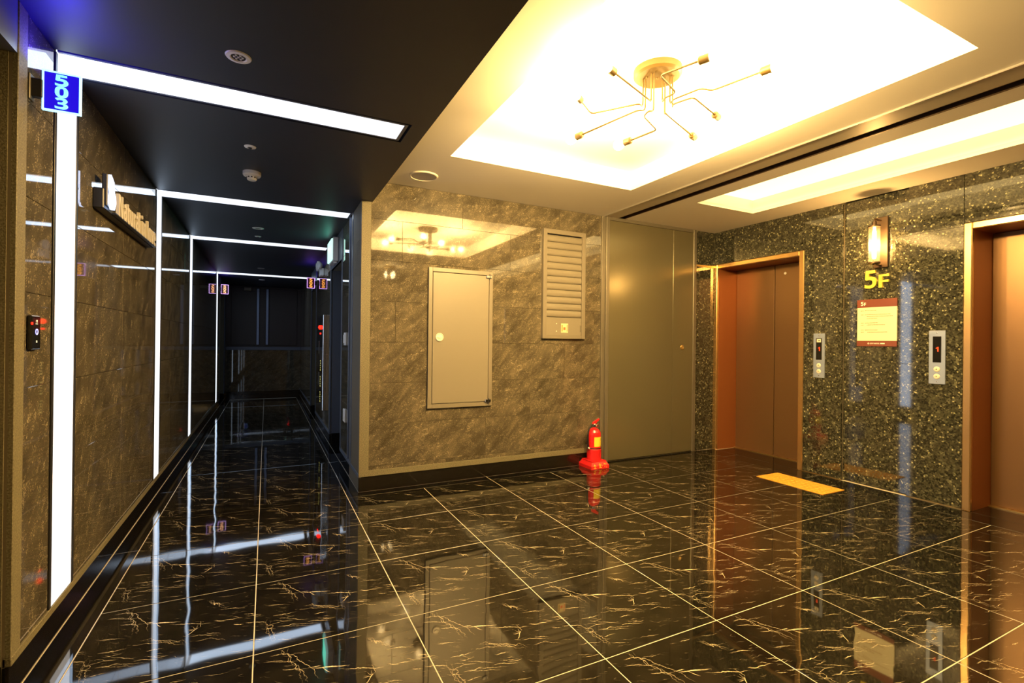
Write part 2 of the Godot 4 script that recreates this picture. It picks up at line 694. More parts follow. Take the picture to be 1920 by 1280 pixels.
func build_walls() -> void:
	var wt := -0.0125
	# ---- left wall: u = -z
	var wl := thing("wall_left", "left corridor wall of dark brown glossy marble tiles", "wall", Vector3(XL, 0, 0), 90, "", "structure")
	var core := MB.new()
	for s in [[-ZR, 1.2], [2.2, 10.26], [11.4, -ZE]]:
		core.box(Vector3(s[0], 0, -0.45), Vector3(s[1], H2, wt))
	for s in [[1.2, 2.2], [10.26, 11.4]]:
		core.box(Vector3(s[0], 2.16, -0.45), Vector3(s[1], H2, -0.002))
	part(wl, "core", core, mats.joint)
	for s in [[1.2, 2.2], [10.26, 11.4]]:
		part(wl, "door_head", bx(s[0], s[1], 2.155, H2, -0.44, 0.0), mats.slate_metal)
	var rows := [0.367, 0.70, 1.033, 1.367, 1.70, 2.033]
	var js := [[-1.23, -0.43, 0.37, 3.57, 4.37, 5.17, 5.97, 6.77, 7.57, 8.37, 9.17]]
	for s in [[-ZR, 1.13], [2.27, 2.51], [2.79, 4.475], [4.725, 6.285], [6.545, 9.455], [9.765, 10.19]]:
		tiles(wl, s[0], s[1], 0.145, H2 - 0.002, rows, js, true)
	for s in [[-ZR, 1.2], [2.2, 10.26]]:
		part(wl, "bottom_rail", bx(s[0], s[1], 0.112, 0.142, -0.02, 0.004, 0.002), mats.olive_wallpaper)
		part(wl, "plinth", bx(s[0], s[1], 0.0, 0.112, -0.02, -0.002), mats.baseboard)
	part(wl, "plinth", bx(11.4, -ZE, 0.0, 0.112, -0.02, 0.0), mats.baseboard)
	for s in [[1.13, 1.2], [2.2, 2.27], [10.19, 10.26]]:
		part(wl, "edge_trim", bx(s[0], s[1], 0.142, H2, -0.02, 0.003, 0.002), mats.olive_wallpaper)
	for s in [2.2, 11.4]:
		part(wl, "jamb", bx(s - 0.004, s + 0.01, 0.12, 2.155, -0.4, -0.021), mats.olive_wallpaper)
		part(wl, "plinth", bx(s - 0.001, s + 0.012, 0.0, 0.12, -0.4, -0.021), mats.baseboard)
	part(wl, "jamb", bx(1.19, 1.204, 0, 2.155, -0.4, -0.021), mats.olive_wallpaper)
	part(wl, "jamb", bx(10.25, 10.264, 0, 2.155, -0.4, -0.021), mats.olive_wallpaper)
	part(wl, "wall_panel", bx(11.41, -ZE, 0.112, H2, -0.02, 0.0), mats.slate_metal)

	# ---- right corridor wall: u = z
	var wr := thing("wall_right", "right corridor wall with dark tiles, slate metal trims and door openings", "wall", Vector3(XR, 0, 0), -90, "", "structure")
	core = MB.new()
	for s in [[-5.15, ZB - 0.02], [-7.95, -6.08], [ZE, -8.85]]:
		core.box(Vector3(s[0], 0, -0.5), Vector3(s[1], H2 + 0.2, wt))
	for s in [[-6.08, -5.15], [-8.85, -7.95]]:
		core.box(Vector3(s[0], 2.03, -0.5), Vector3(s[1], H2 + 0.2, -0.002))
	part(wr, "core", core, mats.joint)
	js = [[-10.6, -9.8, -7.2]]
	for s in [[-4.44, -4.06], [-5.11, -4.66], [-7.91, -6.12], [ZE, -8.89]]:
		tiles(wr, s[0], s[1], 0.145, H2 - 0.002, rows, js, true)
	for s in [[-4.475, -4.44], [-4.66, -4.625], [-5.15, -5.11], [-6.12, -6.08], [-7.95, -7.91], [-8.89, -8.85]]:
		part(wr, "edge_trim", bx(s[0], s[1], 0.142, H2, -0.02, 0.004, 0.002), mats.slate_metal)
	part(wr, "edge_trim", bx(-4.625, -4.475, 0.142, H2, -0.02, -0.006), mats.slate_metal)
	for s in [[-5.15, ZB], [-7.95, -6.08], [ZE, -8.85]]:
		part(wr, "bottom_rail", bx(s[0], s[1], 0.112, 0.142, -0.02, 0.005, 0.002), mats.slate_metal)
		part(wr, "plinth", bx(s[0], s[1], 0.0, 0.112, -0.02, -0.001), mats.baseboard)
	part(wr, "jamb", bx(-6.09, -6.072, 0.12, 2.03, -0.45, -0.021), mats.slate_metal)
	part(wr, "plinth", bx(-6.09, -6.07, 0.0, 0.12, -0.45, -0.021), mats.baseboard)
	part(wr, "jamb", bx(-8.86, -8.842, 0.12, 2.03, -0.45, -0.021), mats.olive_wallpaper)
	part(wr, "plinth", bx(-8.86, -8.84, 0.0, 0.12, -0.45, -0.021), mats.baseboard)
	for s in [[-6.08, -5.15], [-8.85, -7.95]]:
		part(wr, "door_head", bx(s[0], s[1], 2.03, H2, -0.02, 0.0), mats.slate_metal)

	# ---- corridor end wall
	var we := thing("wall_end", "dark corridor end wall with tiled dado and grey ledge", "wall", Vector3(0, 0, ZE), 0, "", "structure")
	part(we, "core", bx(XL - 0.4, XR + 0.45, 0, H2 + 0.2, -0.3, wt), mats.brown_panel)
	tiles(we, XL, XR, 0.112, 0.985, [0.55], [[-0.03]], false)
	part(we, "ledge", bx(XL, XR, 0.985, 1.055, -0.012, 0.02, 0.003), mats.slate_metal)
	part(we, "plinth", bx(XL, XR, 0, 0.112, -0.02, 0.004), mats.baseboard)
	for s in [[-0.66, -0.19], [0.05, 0.60]]:
		part(we, "wall_panel", bx(s[0], s[1], 1.09, 2.30, -0.02, 0.01, 0.004), mats.brown_panel)
	for u in [-0.165, 0.012]:
		var hd := part(we, "pull_bar", bx(u - 0.024, u + 0.024, 1.10, 2.29, 0.03, 0.048, 0.004), mats.steel_reflection_tint, "long flat silver pull bar")
		for y in [1.16, 2.23]:
			part(hd, "standoff", bx(u - 0.01, u + 0.01, y - 0.01, y + 0.01, -0.01, 0.035), mats.dark_metal)

	# ---- lobby back wall: u = x
	var wb := thing("wall_back", "lobby back wall of polished grey-brown marble tiles with pale veins", "wall", Vector3(0, 0, ZB), 0, "", "structure")
	part(wb, "core", bx(XR, XE + 0.6, 0, 2.75, -0.5, wt), mats.joint)
	tiles(wb, XB, 3.03, 0.165, H, [0.2, 0.533, 0.867, 1.2, 1.533, 1.867, 2.2], [[1.4, 2.4], [1.77, 2.77], [1.22, 2.22], [1.6, 2.6], [0.95, 1.95, 2.95], [1.35, 2.35], [1.0, 2.0], [1.53, 2.53]], false)
	part(wb, "corner_trim", bx(XR - 0.001, XB, 0.118, H2, -0.02, 0.006, 0.002), mats.olive_wallpaper)
	part(wb, "bottom_rail", bx(XB, 3.03, 0.118, 0.165, -0.02, 0.006, 0.002), mats.olive_wallpaper)
	part(wb, "plinth", bx(XR, 3.03, 0, 0.118, -0.02, -0.001), mats.baseboard)
	tiles(wb, 4.345, XE, 0, H, [1.1, 2.11], [[]], false, "granite_slab", mats.granite)
	part(wb, "brass_strip", bx(4.345, XE - 0.002, 2.098, 2.122, -0.01, 0.006, 0.002), mats.brass)

	# ---- elevator wall: u = z
	var wv := thing("wall_elevator", "elevator wall of polished dark speckled granite slabs", "wall", Vector3(XE, 0, 0), -90, "", "structure")
	core = MB.new()
	core.box(Vector3(-4.4, 2.16, -0.6), Vector3(-2.97, 2.75, -0.021))
	core.box(Vector3(-2.97, 0, -0.6), Vector3(-2.617, 2.75, -0.021))
	core.box(Vector3(-2.617, 0, -0.6), Vector3(-2.11, 2.75, -0.051))
	core.box(Vector3(-2.11, 0, -0.6), Vector3(-1.755, 2.75, -0.021))
	core.box(Vector3(-1.755, 2.16, -0.6), Vector3(-0.69, 2.75, -0.021))
	core.box(Vector3(-0.69, 0, -0.6), Vector3(ZR, 2.75, -0.021))
	core.box(Vector3(-4.4, 0, -0.6), Vector3(-4.045, 2.16, -0.021))
	part(wv, "core", core, mats.joint)
	var gr := [1.07, 2.115]
	tiles(wv, ZB, -2.972, 2.137, H, gr, [[-3.4]], false, "granite_slab", mats.granite, 0.02)
	tiles(wv, -2.970, -2.617, 0.006, H, gr, [[]], false, "granite_slab", mats.granite, 0.02)
	tiles(wv, -2.616, -2.111, 0.006, H, gr, [[]], false, "granite_slab", mats.granite, 0.02, -0.03)
	tiles(wv, -2.11, -1.757, 0.006, H, gr, [[]], false, "granite_slab", mats.granite, 0.02)
	tiles(wv, -1.755, -0.69, 2.137, H, gr, [[]], false, "granite_slab", mats.granite, 0.02)
	tiles(wv, -0.69, ZR, 0.006, H, gr, [[0.2, 1.1, 2.0]], false, "granite_slab", mats.granite, 0.02)
	for s in [[-2.97, -2.617], [-2.11, -1.757]]:
		part(wv, "floor_strip", bx(s[0], s[1], 0.0, 0.006, -0.01, 0.004), mats.brass)

	# ---- wall behind the camera
	var wq := thing("wall_rear", "marble tiled lobby wall facing the wall cabinets", "wall", Vector3(0, 0, ZR), 180, "", "structure")
	part(wq, "core", bx(-XE - 0.6, -XL + 0.45, 0, 2.75, -0.3, wt), mats.joint)
	tiles(wq, -XE, -XL, 0.0, H, [0.533, 1.2, 1.867], [[-3.6, -2.4, -1.2, 0.0]], false)


# ------------------------------------------------------------------ ceilings
func build_ceilings() -> void:
	var c := thing("ceiling", "cream painted lobby ceiling with two recessed light trays", "ceiling", Vector3.ZERO, 0, "", "structure")
	var tx := [1.133, 2.735]
	var tz := [-3.245, -0.99]
	var ux := [3.505, 4.262]
	var uz := [-3.245, 1.4]
	var t := 0.03
	var m := MB.new()
	# plaster around the first tray, up to the slot
	m.box(Vector3(XB + 0.011, H, ZB), Vector3(tx[0], H + t, ZR))
	m.box(Vector3(tx[1], H, ZB), Vector3(3.052, H + t, ZR))
	m.box(Vector3(tx[0], H, ZB), Vector3(tx[1], H + t, tz[0]))
	m.box(Vector3(tx[0], H, tz[1]), Vector3(tx[1], H + t, ZR))
	# around the second tray
	m.box(Vector3(3.318, H, ZB), Vector3(ux[0], H + t, ZR))
	m.box(Vector3(ux[1], H, ZB), Vector3(XE, H + t, ZR))
	m.box(Vector3(ux[0], H, ZB), Vector3(ux[1], H + t, uz[0]))
	m.box(Vector3(ux[0], H, uz[1]), Vector3(ux[1], H + t, ZR))
	part(c, "plaster", m, mats.cream_paint)
	var tray := MB.new()
	tray.box(Vector3(tx[0] - 0.03, 2.66, tz[0] - 0.03), Vector3(tx[1] + 0.03, 2.70, tz[1] + 0.03))
	tray.box(Vector3(tx[0] - 0.03, H + t, tz[0] - 0.03), Vector3(tx[0], 2.66, tz[1] + 0.03))
	tray.box(Vector3(tx[1], H + t, tz[0] - 0.03), Vector3(tx[1] + 0.03, 2.66, tz[1] + 0.03))
	tray.box(Vector3(tx[0], H + t, tz[0] - 0.03), Vector3(tx[1], 2.66, tz[0]))
	tray.box(Vector3(tx[0], H + t, tz[1]), Vector3(tx[1], 2.66, tz[1] + 0.03))
	part(c, "tray", tray, mats.white_paint)
	tray = MB.new()
	tray.box(Vector3(ux[0] - 0.03, 2.645, uz[0] - 0.03), Vector3(ux[1] + 0.03, 2.70, uz[1] + 0.03))
	tray.box(Vector3(ux[0] - 0.03, H + t, uz[0] - 0.03), Vector3(ux[0], 2.645, uz[1] + 0.03))
	tray.box(Vector3(ux[1], H + t, uz[0] - 0.03), Vector3(ux[1] + 0.03, 2.645, uz[1] + 0.03))
	tray.box(Vector3(ux[0], H + t, uz[0] - 0.03), Vector3(ux[1], 2.645, uz[0]))
	tray.box(Vector3(ux[0], H + t, uz[1]), Vector3(ux[1], 2.645, uz[1] + 0.03))
	part(c, "tray", tray, mats.white_paint)
	part(c, "slab_above", bx(XB, XE + 0.6, 2.75, 2.85, ZB - 0.5, ZR + 0.3), mats.joint)
	# metal track for the fire shutter
	var s := thing("trim_1", "bronze metal shutter track with a dark slot set in the cream ceiling", "track", Vector3(3.052, H, ZB), 0, "", "structure")
	var l := ZR - ZB
	part(s, "cover_plate", bx(0.006, 0.17, -0.004, 0.03, 0.002, l, 0.002), mats.track_beige)
	part(s, "edge_bead", bx(0.0, 0.006, -0.008, 0.03, 0.002, l), mats.chrome, "thin bright metal bead")
	part(s, "slot_channel", bx(0.17, 0.266, 0.10, 0.12, 0.002, l), mats.bronze_dark)
	part(s, "slot_side", bx(0.17, 0.18, -0.002, 0.10, 0.002, l), mats.bronze_dark)
	part(s, "slot_side", bx(0.256, 0.266, 0.0, 0.10, 0.002, l), mats.bronze_dark)
	part(s, "shutter_edge", bx(0.195, 0.222, 0.05, 0.10, 0.01, l), mats.bronze_door)

	var k := thing("ceiling", "lower black painted ceiling over the corridor", "ceiling", Vector3.ZERO, 0, "", "structure")
	var b := MB.new()
	var z := ZR
	for q in [[-2.505, -2.755], [-4.475, -4.725], [-6.285, -6.545], [-9.455, -9.765]]:
		b.box(Vector3(XL - 0.4, H2, q[0]), Vector3(XB, H2 + 0.05, z))
		z = q[1]
	b.box(Vector3(XL - 0.4, H2, ZE - 0.2), Vector3(XB if ZE > ZB else XR, H2 + 0.05, z))
	b.box(Vector3(XL - 0.4, H2 + 0.05, ZE - 0.2), Vector3(XB, H2 + 0.2, ZR))
	b.box(Vector3(0.665, H2, -2.755), Vector3(XB, H2 + 0.05, -2.505))
	part(k, "plaster", b, mats.black_paint)
	part(k, "fascia", bx(XB, XB + 0.01, H2, 2.75, ZB, ZR), mats.black_paint)


# ------------------------------------------------------------------ LED light bands of the corridor
func build_led_lights() -> void:
	var names := ["broad vertical white LED band right behind the blue room sign", "vertical white LED band at the far end of the cream lettered wall sign", "vertical white LED band on bare dark tiles beyond the cream lettered wall sign", "slim vertical white LED band beside a violet-edged room sign"]
	var us := [2.515, 4.48, 6.29, 9.46]
	var ws := [0.27, 0.24, 0.25, 0.30]
	for i in 4:
		var u: float = us[i]
		var w: float = ws[i]
		var t := thing("wall_light_band", names[i], "light", Vector3(XL, 0, -u - w * 0.5), 90, "vertical LED bands on the corridor wall")
		part(t, "diffuser", bx(-w * 0.5 + 0.022, w * 0.5 - 0.022, 0.146, H2 + 0.004, -0.012, 0.001), mats.led_white, "glowing white diffuser")
		for s in [-1.0, 1.0]:
			part(t, "frame", bx(s * (w * 0.5 - 0.011) - 0.010, s * (w * 0.5 - 0.011) + 0.010, 0.144, H2 - 0.002, -0.012, 0.004, 0.001), mats.dark_metal)
		area(t, Vector3(0, 1.24, 0.012), Vector3(0, 180, 0), Vector2(w - 0.05, 2.15), COOL, 0.34)
	var cn := ["broad white LED ceiling band with a free end, beside the large downlight", "white LED ceiling band between the smoke detector and the exit light", "white LED ceiling band just beyond the green exit light", "last thin white LED ceiling band, level with the violet-edged signs"]
	var zs := [[-2.52, -2.74], [-4.49, -4.71], [-6.30, -6.53], [-9.47, -9.75]]
	for i in 4:
		var x1 := 0.65 if i == 0 else XR - 0.002
		var zc: float = (zs[i][0] + zs[i][1]) * 0.5
		var d: float = (zs[i][0] - zs[i][1]) * 0.5
		var xc: float = (XL + 0.006 + x1) * 0.5
		var hw: float = (x1 - XL - 0.006) * 0.5
		var t := thing("ceiling_light_band", cn[i], "light", Vector3(xc, H2, zc), 0, "LED bands across the corridor ceiling")
		part(t, "diffuser", bx(-hw - 0.008, hw - 0.018, 0.0005, 0.03, -d + 0.014, d - 0.014), mats.led_white, "glowing white diffuser")
		for s in [-1.0, 1.0]:
			part(t, "frame", bx(-hw, hw, 0.0, 0.035, s * (d - 0.007) - 0.007, s * (d - 0.007) + 0.007, 0.001), mats.slate_metal)
		part(t, "end_cap", bx(hw - 0.018, hw, 0.0, 0.035, -d + 0.014, d - 0.014, 0.001), mats.slate_metal)
		area(t, Vector3(0, -0.004, 0), Vector3(-90, 0, 0), Vector2(hw * 2 - 0.06, d * 2 - 0.05), COOL, 0.25)


# ------------------------------------------------------------------ elevators
func elevator(u0: float, label: String) -> void:
	# u0: far outer edge of the frame; the frame is 1.07 m wide outside
	var t := thing("elevator_entrance", label, "elevator", Vector3(XE, 0, u0 + 0.535), -90, "elevator entrances")
	var w := 0.535
	var f := 0.05
	var dep := -0.325
	var h := 2.135
	var fr := MB.new()
	for s in [-1.0, 1.0]:
		fr.box(Vector3(minf(s * w, s * (w - f)), 0, -0.03), Vector3(maxf(s * w, s * (w - f)), h, 0.008), 0.006)
	fr.box(Vector3(-w + f, h - f, -0.03), Vector3(w - f, h, 0.008), 0.006)
	part(t, "frame", fr, mats.brass_frame, "polished orange-gold metal frame")
	for s in [-1.0, 1.0]:
		part(t, "jamb", bx(minf(s * (w - f), s * (w - f + 0.01)), maxf(s * (w - f), s * (w - f + 0.01)), 0, h - f, dep - 0.02, -0.03), mats.bronze_jamb, "orange-brown metal reveal")
	part(t, "head", bx(-w + f, w - f, h - f, h - f + 0.012, dep - 0.02, -0.03), mats.bronze_jamb)
	for s in [-1.0, 1.0]:
		var a: float = 0.004 if s > 0 else -w + f + 0.001
		var b: float = w - f - 0.001 if s > 0 else -0.004
		var d := part(t, "door_panel", bx(a, b, 0.008, h - f - 0.002, dep - 0.03, dep, 0.003), mats.bronze_door, "satin brown metal door leaf")
		if s > 0:
			part(d, "round_sticker", MB.new().lathe([Vector2(0, 0.001), Vector2(0.014, 0.001), Vector2(0.014, 0)], Vector3(0.12, 1.985, dep), Vector3.BACK, 18), mats.white_plastic, "small round white sticker")
	part(t, "sill", bx(-w + f, w - f, 0, 0.008, dep - 0.03, dep + 0.035), mats.brass)
	part(t, "shaft_back", bx(-w, w, 0, h, dep - 0.06, dep - 0.04), mats.dark_metal)


func build_elevators() -> void:
	elevator(-4.04, "brown metal elevator doors in an orange-gold frame beside the grey-green steel door")
	elevator(-1.755, "brown metal elevator doors in a gold frame beside the larger pale call panel")


# ------------------------------------------------------------------ steel door in the back wall
func build_fire_door() -> void:
	var d := thing("door_1", "tall grey-green steel door with a small round lock beside the red extinguisher", "door", Vector3(3.69, 0, ZB), 0, "", "structure")
	var fr := MB.new()
	fr.box(Vector3(-0.66, 0, -0.03), Vector3(-0.615, H, 0.012), 0.002)
	fr.box(Vector3(-0.615, 0, -0.03), Vector3(-0.575, H, 0.03), 0.003)
	fr.box(Vector3(0.61, 0, -0.03), Vector3(0.655, H, 0.022), 0.003)
	fr.box(Vector3(-0.575, H - 0.035, -0.03), Vector3(0.61, H, 0.022), 0.003)
	part(d, "frame", fr, mats.grey_metal)
	part(d, "leaf", bx(-0.575, 0.309, 0.012, H - 0.035, -0.012, 0.012, 0.0015), mats.fire_door)
	part(d, "leaf", bx(0.3115, 0.61, 0.012, H - 0.035, -0.012, 0.012, 0.0015), mats.fire_door)
	var k := part(d, "lock", MB.new().lathe([Vector2(0.026, 0), Vector2(0.026, 0.006), Vector2(0.02, 0.009), Vector2(0.017, 0.004), Vector2(0, 0.004)], Vector3(0.45, 1.175, 0.012), Vector3.BACK, 20), mats.brass, "small round brass flush lock")
	part(k, "turn_piece", bx(0.446, 0.454, 1.161, 1.189, 0.014, 0.024, 0.002), mats.brass)


# ------------------------------------------------------------------ chandelier
func build_chandelier() -> void:
	var o := Vector3(1.839, 2.66, -1.978)
	var t := thing("chandelier", "gold branching ceiling lamp with eight bent arms and glowing bulbs", "chandelier", o)
	part(t, "canopy", MB.new().lathe([Vector2(0, -0.04), Vector2(0.112, -0.04), Vector2(0.124, -0.03), Vector2(0.125, 0.0)], Vector3.ZERO, Vector3.UP, 36), mats.aged_brass)
	for q in [Vector2(-0.055, -0.02), Vector2(0.0, 0.0), Vector2(0.06, 0.05)]:
		part(t, "screw", MB.new().lathe([Vector2(0, -0.008), Vector2(0.006, -0.007), Vector2(0.007, 0)], Vector3(q.x, -0.04, q.y), Vector3.UP, 12), mats.aged_brass)
	var ra := Vector2(1.781, -2.024)
	var rb := Vector2(1.781, -1.961)
	var rc := Vector2(1.854, -1.957)
	var rd := Vector2(1.885, -1.934)
	var arms := [
		[ra, 2.46, [Vector2(1.724, -1.985), Vector2(1.569, -2.195), Vector2(1.439, -2.104)]],
		[ra + Vector2(0.012, 0.006), 2.44, [Vector2(1.737, -2.01), Vector2(1.653, -2.394)]],
		[rb, 2.46, [Vector2(1.74, -1.93), Vector2(1.426, -1.813)]],
		[rb + Vector2(0.012, 0.006), 2.41, [Vector2(1.748, -1.94), Vector2(1.765, -2.0), Vector2(1.944, -2.092), Vector2(1.910, -2.267)]],
		[rc, 2.47, [Vector2(1.81, -1.90), Vector2(1.822, -1.827), Vector2(1.638, -1.746), Vector2(1.706, -1.58)]],
		[rc + Vector2(0.012, 0.006), 2.41, [Vector2(1.84, -1.92), Vector2(2.165, -2.05)]],
		[rd, 2.46, [Vector2(1.845, -1.87), Vector2(1.885, -1.724), Vector2(1.949, -1.718), Vector2(2.010, -1.499)]],
		[rd + Vector2(0.012, 0.006), 2.44, [Vector2(1.85, -1.88), Vector2(1.887, -1.777), Vector2(2.128, -1.858)]],
	]
	for a in arms:
		var y: float = a[1] - o.y
		var pts := [Vector3(a[0].x - o.x, -0.038, a[0].y - o.z), Vector3(a[0].x - o.x, y + 0.012, a[0].y - o.z)]
		for q in a[2]:
			pts.append(Vector3(q.x - o.x, y, q.y - o.z))
		var n := pts.size()
		var arm := part(t, "arm", MB.new().tube(rounded(pts, 0.028), 0.0048, 10), mats.aged_brass)
		var d: Vector3 = (pts[n - 1] - pts[n - 2]).normalized()
		var e: Vector3 = pts[n - 1]
		part(arm, "socket", MB.new().lathe([Vector2(0, 0), Vector2(0.012, 0), Vector2(0.019, 0.006), Vector2(0.019, 0.05), Vector2(0, 0.05)], e, d, 18), mats.aged_brass)
		var b := part(arm, "bulb", MB.new().lathe([Vector2(0.012, 0.0), Vector2(0.017, 0.012), Vector2(0.028, 0.03), Vector2(0.0315, 0.045), Vector2(0.028, 0.061), Vector2(0.018, 0.072), Vector2(0, 0.077)], e + d * 0.05, d, 20), mats.bulb_warm, "glowing round bulb")
		omni(b, e + d * 0.095, WARM, 1.8, 0.03)


# ------------------------------------------------------------------ wall lamp
func build_sconce() -> void:
	var t := thing("wall_sconce", "bronze wall lamp with a glass cylinder and long glowing tube bulb above the gold 5F", "lamp", Vector3(XE + 0.03, 2.095, -2.317), -90)
	part(t, "back_plate", bx(-0.055, 0.055, -0.215, 0.215, 0.0, 0.022, 0.003), mats.bronze_dark)
	part(t, "bracket", MB.new().tube(rounded([Vector3(0, 0.185, 0.02), Vector3(0, 0.185, 0.115), Vector3(0, 0.155, 0.115)], 0.012), 0.007, 10), mats.bronze_dark)
	part(t, "foot_bracket", bx(-0.012, 0.012, -0.20, -0.19, 0.02, 0.12, 0.002), mats.bronze_dark)
	part(t, "cap", MB.new().lathe([Vector2(0, 0.165), Vector2(0.016, 0.165), Vector2(0.018, 0.135), Vector2(0.044, 0.13), Vector2(0.044, 0.118), Vector2(0, 0.118)], Vector3(0, 0, 0.115), Vector3.UP, 24), mats.bronze_dark)
	part(t, "base_ring", MB.new().lathe([Vector2(0, -0.19), Vector2(0.044, -0.19), Vector2(0.044, -0.178), Vector2(0, -0.178)], Vector3(0, 0, 0.115), Vector3.UP, 24), mats.bronze_dark)
	part(t, "glass_cylinder", MB.new().lathe([Vector2(0.041, -0.178), Vector2(0.041, 0.118)], Vector3(0, 0, 0.115), Vector3.UP, 32), mats.clear_glass)
	var b := part(t, "tube_bulb", MB.new().lathe([Vector2(0, -0.15), Vector2(0.011, -0.147), Vector2(0.0155, -0.135), Vector2(0.0155, 0.075), Vector2(0.010, 0.095), Vector2(0.010, 0.118)], Vector3(0, 0, 0.115), Vector3.UP, 20), mats.sconce_tube, "glowing tube bulb")
	omni(b, Vector3(0, -0.03, 0.115), Color(1.0, 0.76, 0.43), 0.5, 0.02)


func call_panel(at: Vector3, label: String, icon: bool, m: Material) -> void:
	var t := thing("call_panel", label, "call panel", at, -90, "elevator call panels")
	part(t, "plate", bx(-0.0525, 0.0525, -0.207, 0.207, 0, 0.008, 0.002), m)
	part(t, "display", bx(-0.027, 0.027, -0.04, 0.162, 0.006, 0.0095, 0.001), mats.black_glass)
	lettering(t, "digit", "1", 0.036, 0.001, mats.digit_led, Vector3(0.002, 0.062, 0.0098))
	if icon:
		part(t, "icon", bx(-0.019, 0.019, 0.125, 0.155, 0.009, 0.0102), mats.ivory_plastic, "pale square icon")
		part(t, "icon_mark", bx(-0.004, 0.008, 0.136, 0.146, 0.010, 0.0106), mats.black_plastic)
	for y in [-0.092, -0.148]:
		var b := part(t, "button", MB.new().lathe([Vector2(0, 0.007), Vector2(0.014, 0.0065), Vector2(0.019, 0.004), Vector2(0.021, 0)], Vector3(0, y, 0.008), Vector3.BACK, 22), mats.ivory_plastic)
		var s := 1.0 if y > -0.1 else -1.0
		part(b, "arrow", MB.new().prism(PackedVector2Array([Vector2(-0.006, y - s * 0.004), Vector2(0.006, y - s * 0.004), Vector2(0, y + s * 0.006)]), 0.0148, 0.0158), mats.grey_metal)
	for y in [0.187, -0.187]:
		part(t, "screw", MB.new().lathe([Vector2(0, 0.0015), Vector2(0.004, 0.001), Vector2(0.005, 0)], Vector3(0, y, 0.008), Vector3.BACK, 10), mats.chrome)


func build_elevator_wall_things() -> void:
	call_panel(Vector3(XE, 1.118, -2.817), "narrow grey elevator call panel with a pale square icon above its red digit", true, mats.steel_reflection_tint)
	call_panel(Vector3(XE, 1.131, -1.911), "pale steel elevator call panel without an icon, beside the gold-framed elevator", false, mats.steel_reflection_tint)
	# raised letters
	var f := thing("floor_number", "raised gold letters 5F on granite under the wall lamp", "sign", Vector3(XE + 0.03, 1.785, -2.345), -90)
	lettering(f, "digit", "5", 0.155, 0.016, mats.gold_letter, Vector3(-0.05, 0.003, 0.008), 0.092)
	lettering(f, "letter", "F", 0.112, 0.016, mats.gold_letter, Vector3(0.052, -0.018, 0.008), 0.078)
	# floor directory
	var p := thing("directory_plaque", "cream floor directory plaque with brown header and footer", "sign", Vector3(XE + 0.03, 1.413, -2.348), -90)
	part(p, "plate", bx(-0.153, 0.153, -0.202, 0.202, 0, 0.010, 0.002), mats.plaque_cream)
	part(p, "header", bx(-0.1535, 0.1535, 0.134, 0.2025, 0.002, 0.0112, 0.001), mats.plaque_brown, "brown header band")
	part(p, "footer", bx(-0.1535, 0.1535, -0.2025, -0.155, 0.002, 0.0112, 0.001), mats.plaque_brown, "brown footer band")
	lettering(p, "lettering", "5", 0.034, 0.001, mats.white_ink, Vector3(-0.112, 0.168, 0.0117))
	lettering(p, "lettering", "F", 0.026, 0.001, mats.white_ink, Vector3(-0.089, 0.164, 0.0117))
	lettering(p, "lettering", "CITY HOTEL", 0.0105, 0.001, mats.white_ink, Vector3(-0.011, -0.178, 0.0117), 0.074)
	# the last word of the footer cannot be read: four plain strokes
	var word := MB.new()
	for i in 4:
		word.box(Vector3(0.032 + 0.0085 * i, -0.183, 0.011), Vector3(0.039 + 0.0085 * i, -0.173, 0.0122))
	part(p, "print_line", word, mats.white_ink)
	part(p, "emblem", MB.new().lathe([Vector2(0.003, 0.0008), Vector2(0.007, 0.0008), Vector2(0.007, 0)], Vector3(-0.06, -0.178, 0.0112), Vector3.BACK, 16), mats.white_ink)
	# the smaller lines cannot be read: rows of short print strokes
	var r := RandomNumberGenerator.new()
	r.seed = 9
	for row in [[-0.125, -0.098, 0.105], [-0.09, 0.0, 0.107], [-0.122, -0.10, 0.072], [-0.09, 0.105, 0.072], [-0.075, 0.122, 0.055], [-0.075, 0.005, 0.038], [-0.122, -0.10, 0.0], [-0.09, 0.01, 0.0], [-0.122, -0.10, -0.018], [-0.075, 0.065, -0.018], [-0.122, -0.10, -0.062], [-0.09, 0.008, -0.062], [-0.122, -0.10, -0.08], [-0.07, 0.085, -0.08]]:
		var line := MB.new()
		var x: float = row[0]
		while x < row[1]:
			var w := r.randf_range(0.004, 0.011)
			line.box(Vector3(x, row[2] - r.randf_range(0.0022, 0.0034), 0.0098), Vector3(minf(x + w, row[1]), row[2] + r.randf_range(0.0022, 0.0034), 0.0106))
			x += w + r.randf_range(0.002, 0.004)
		part(p, "print_line", line, mats.plaque_ink)


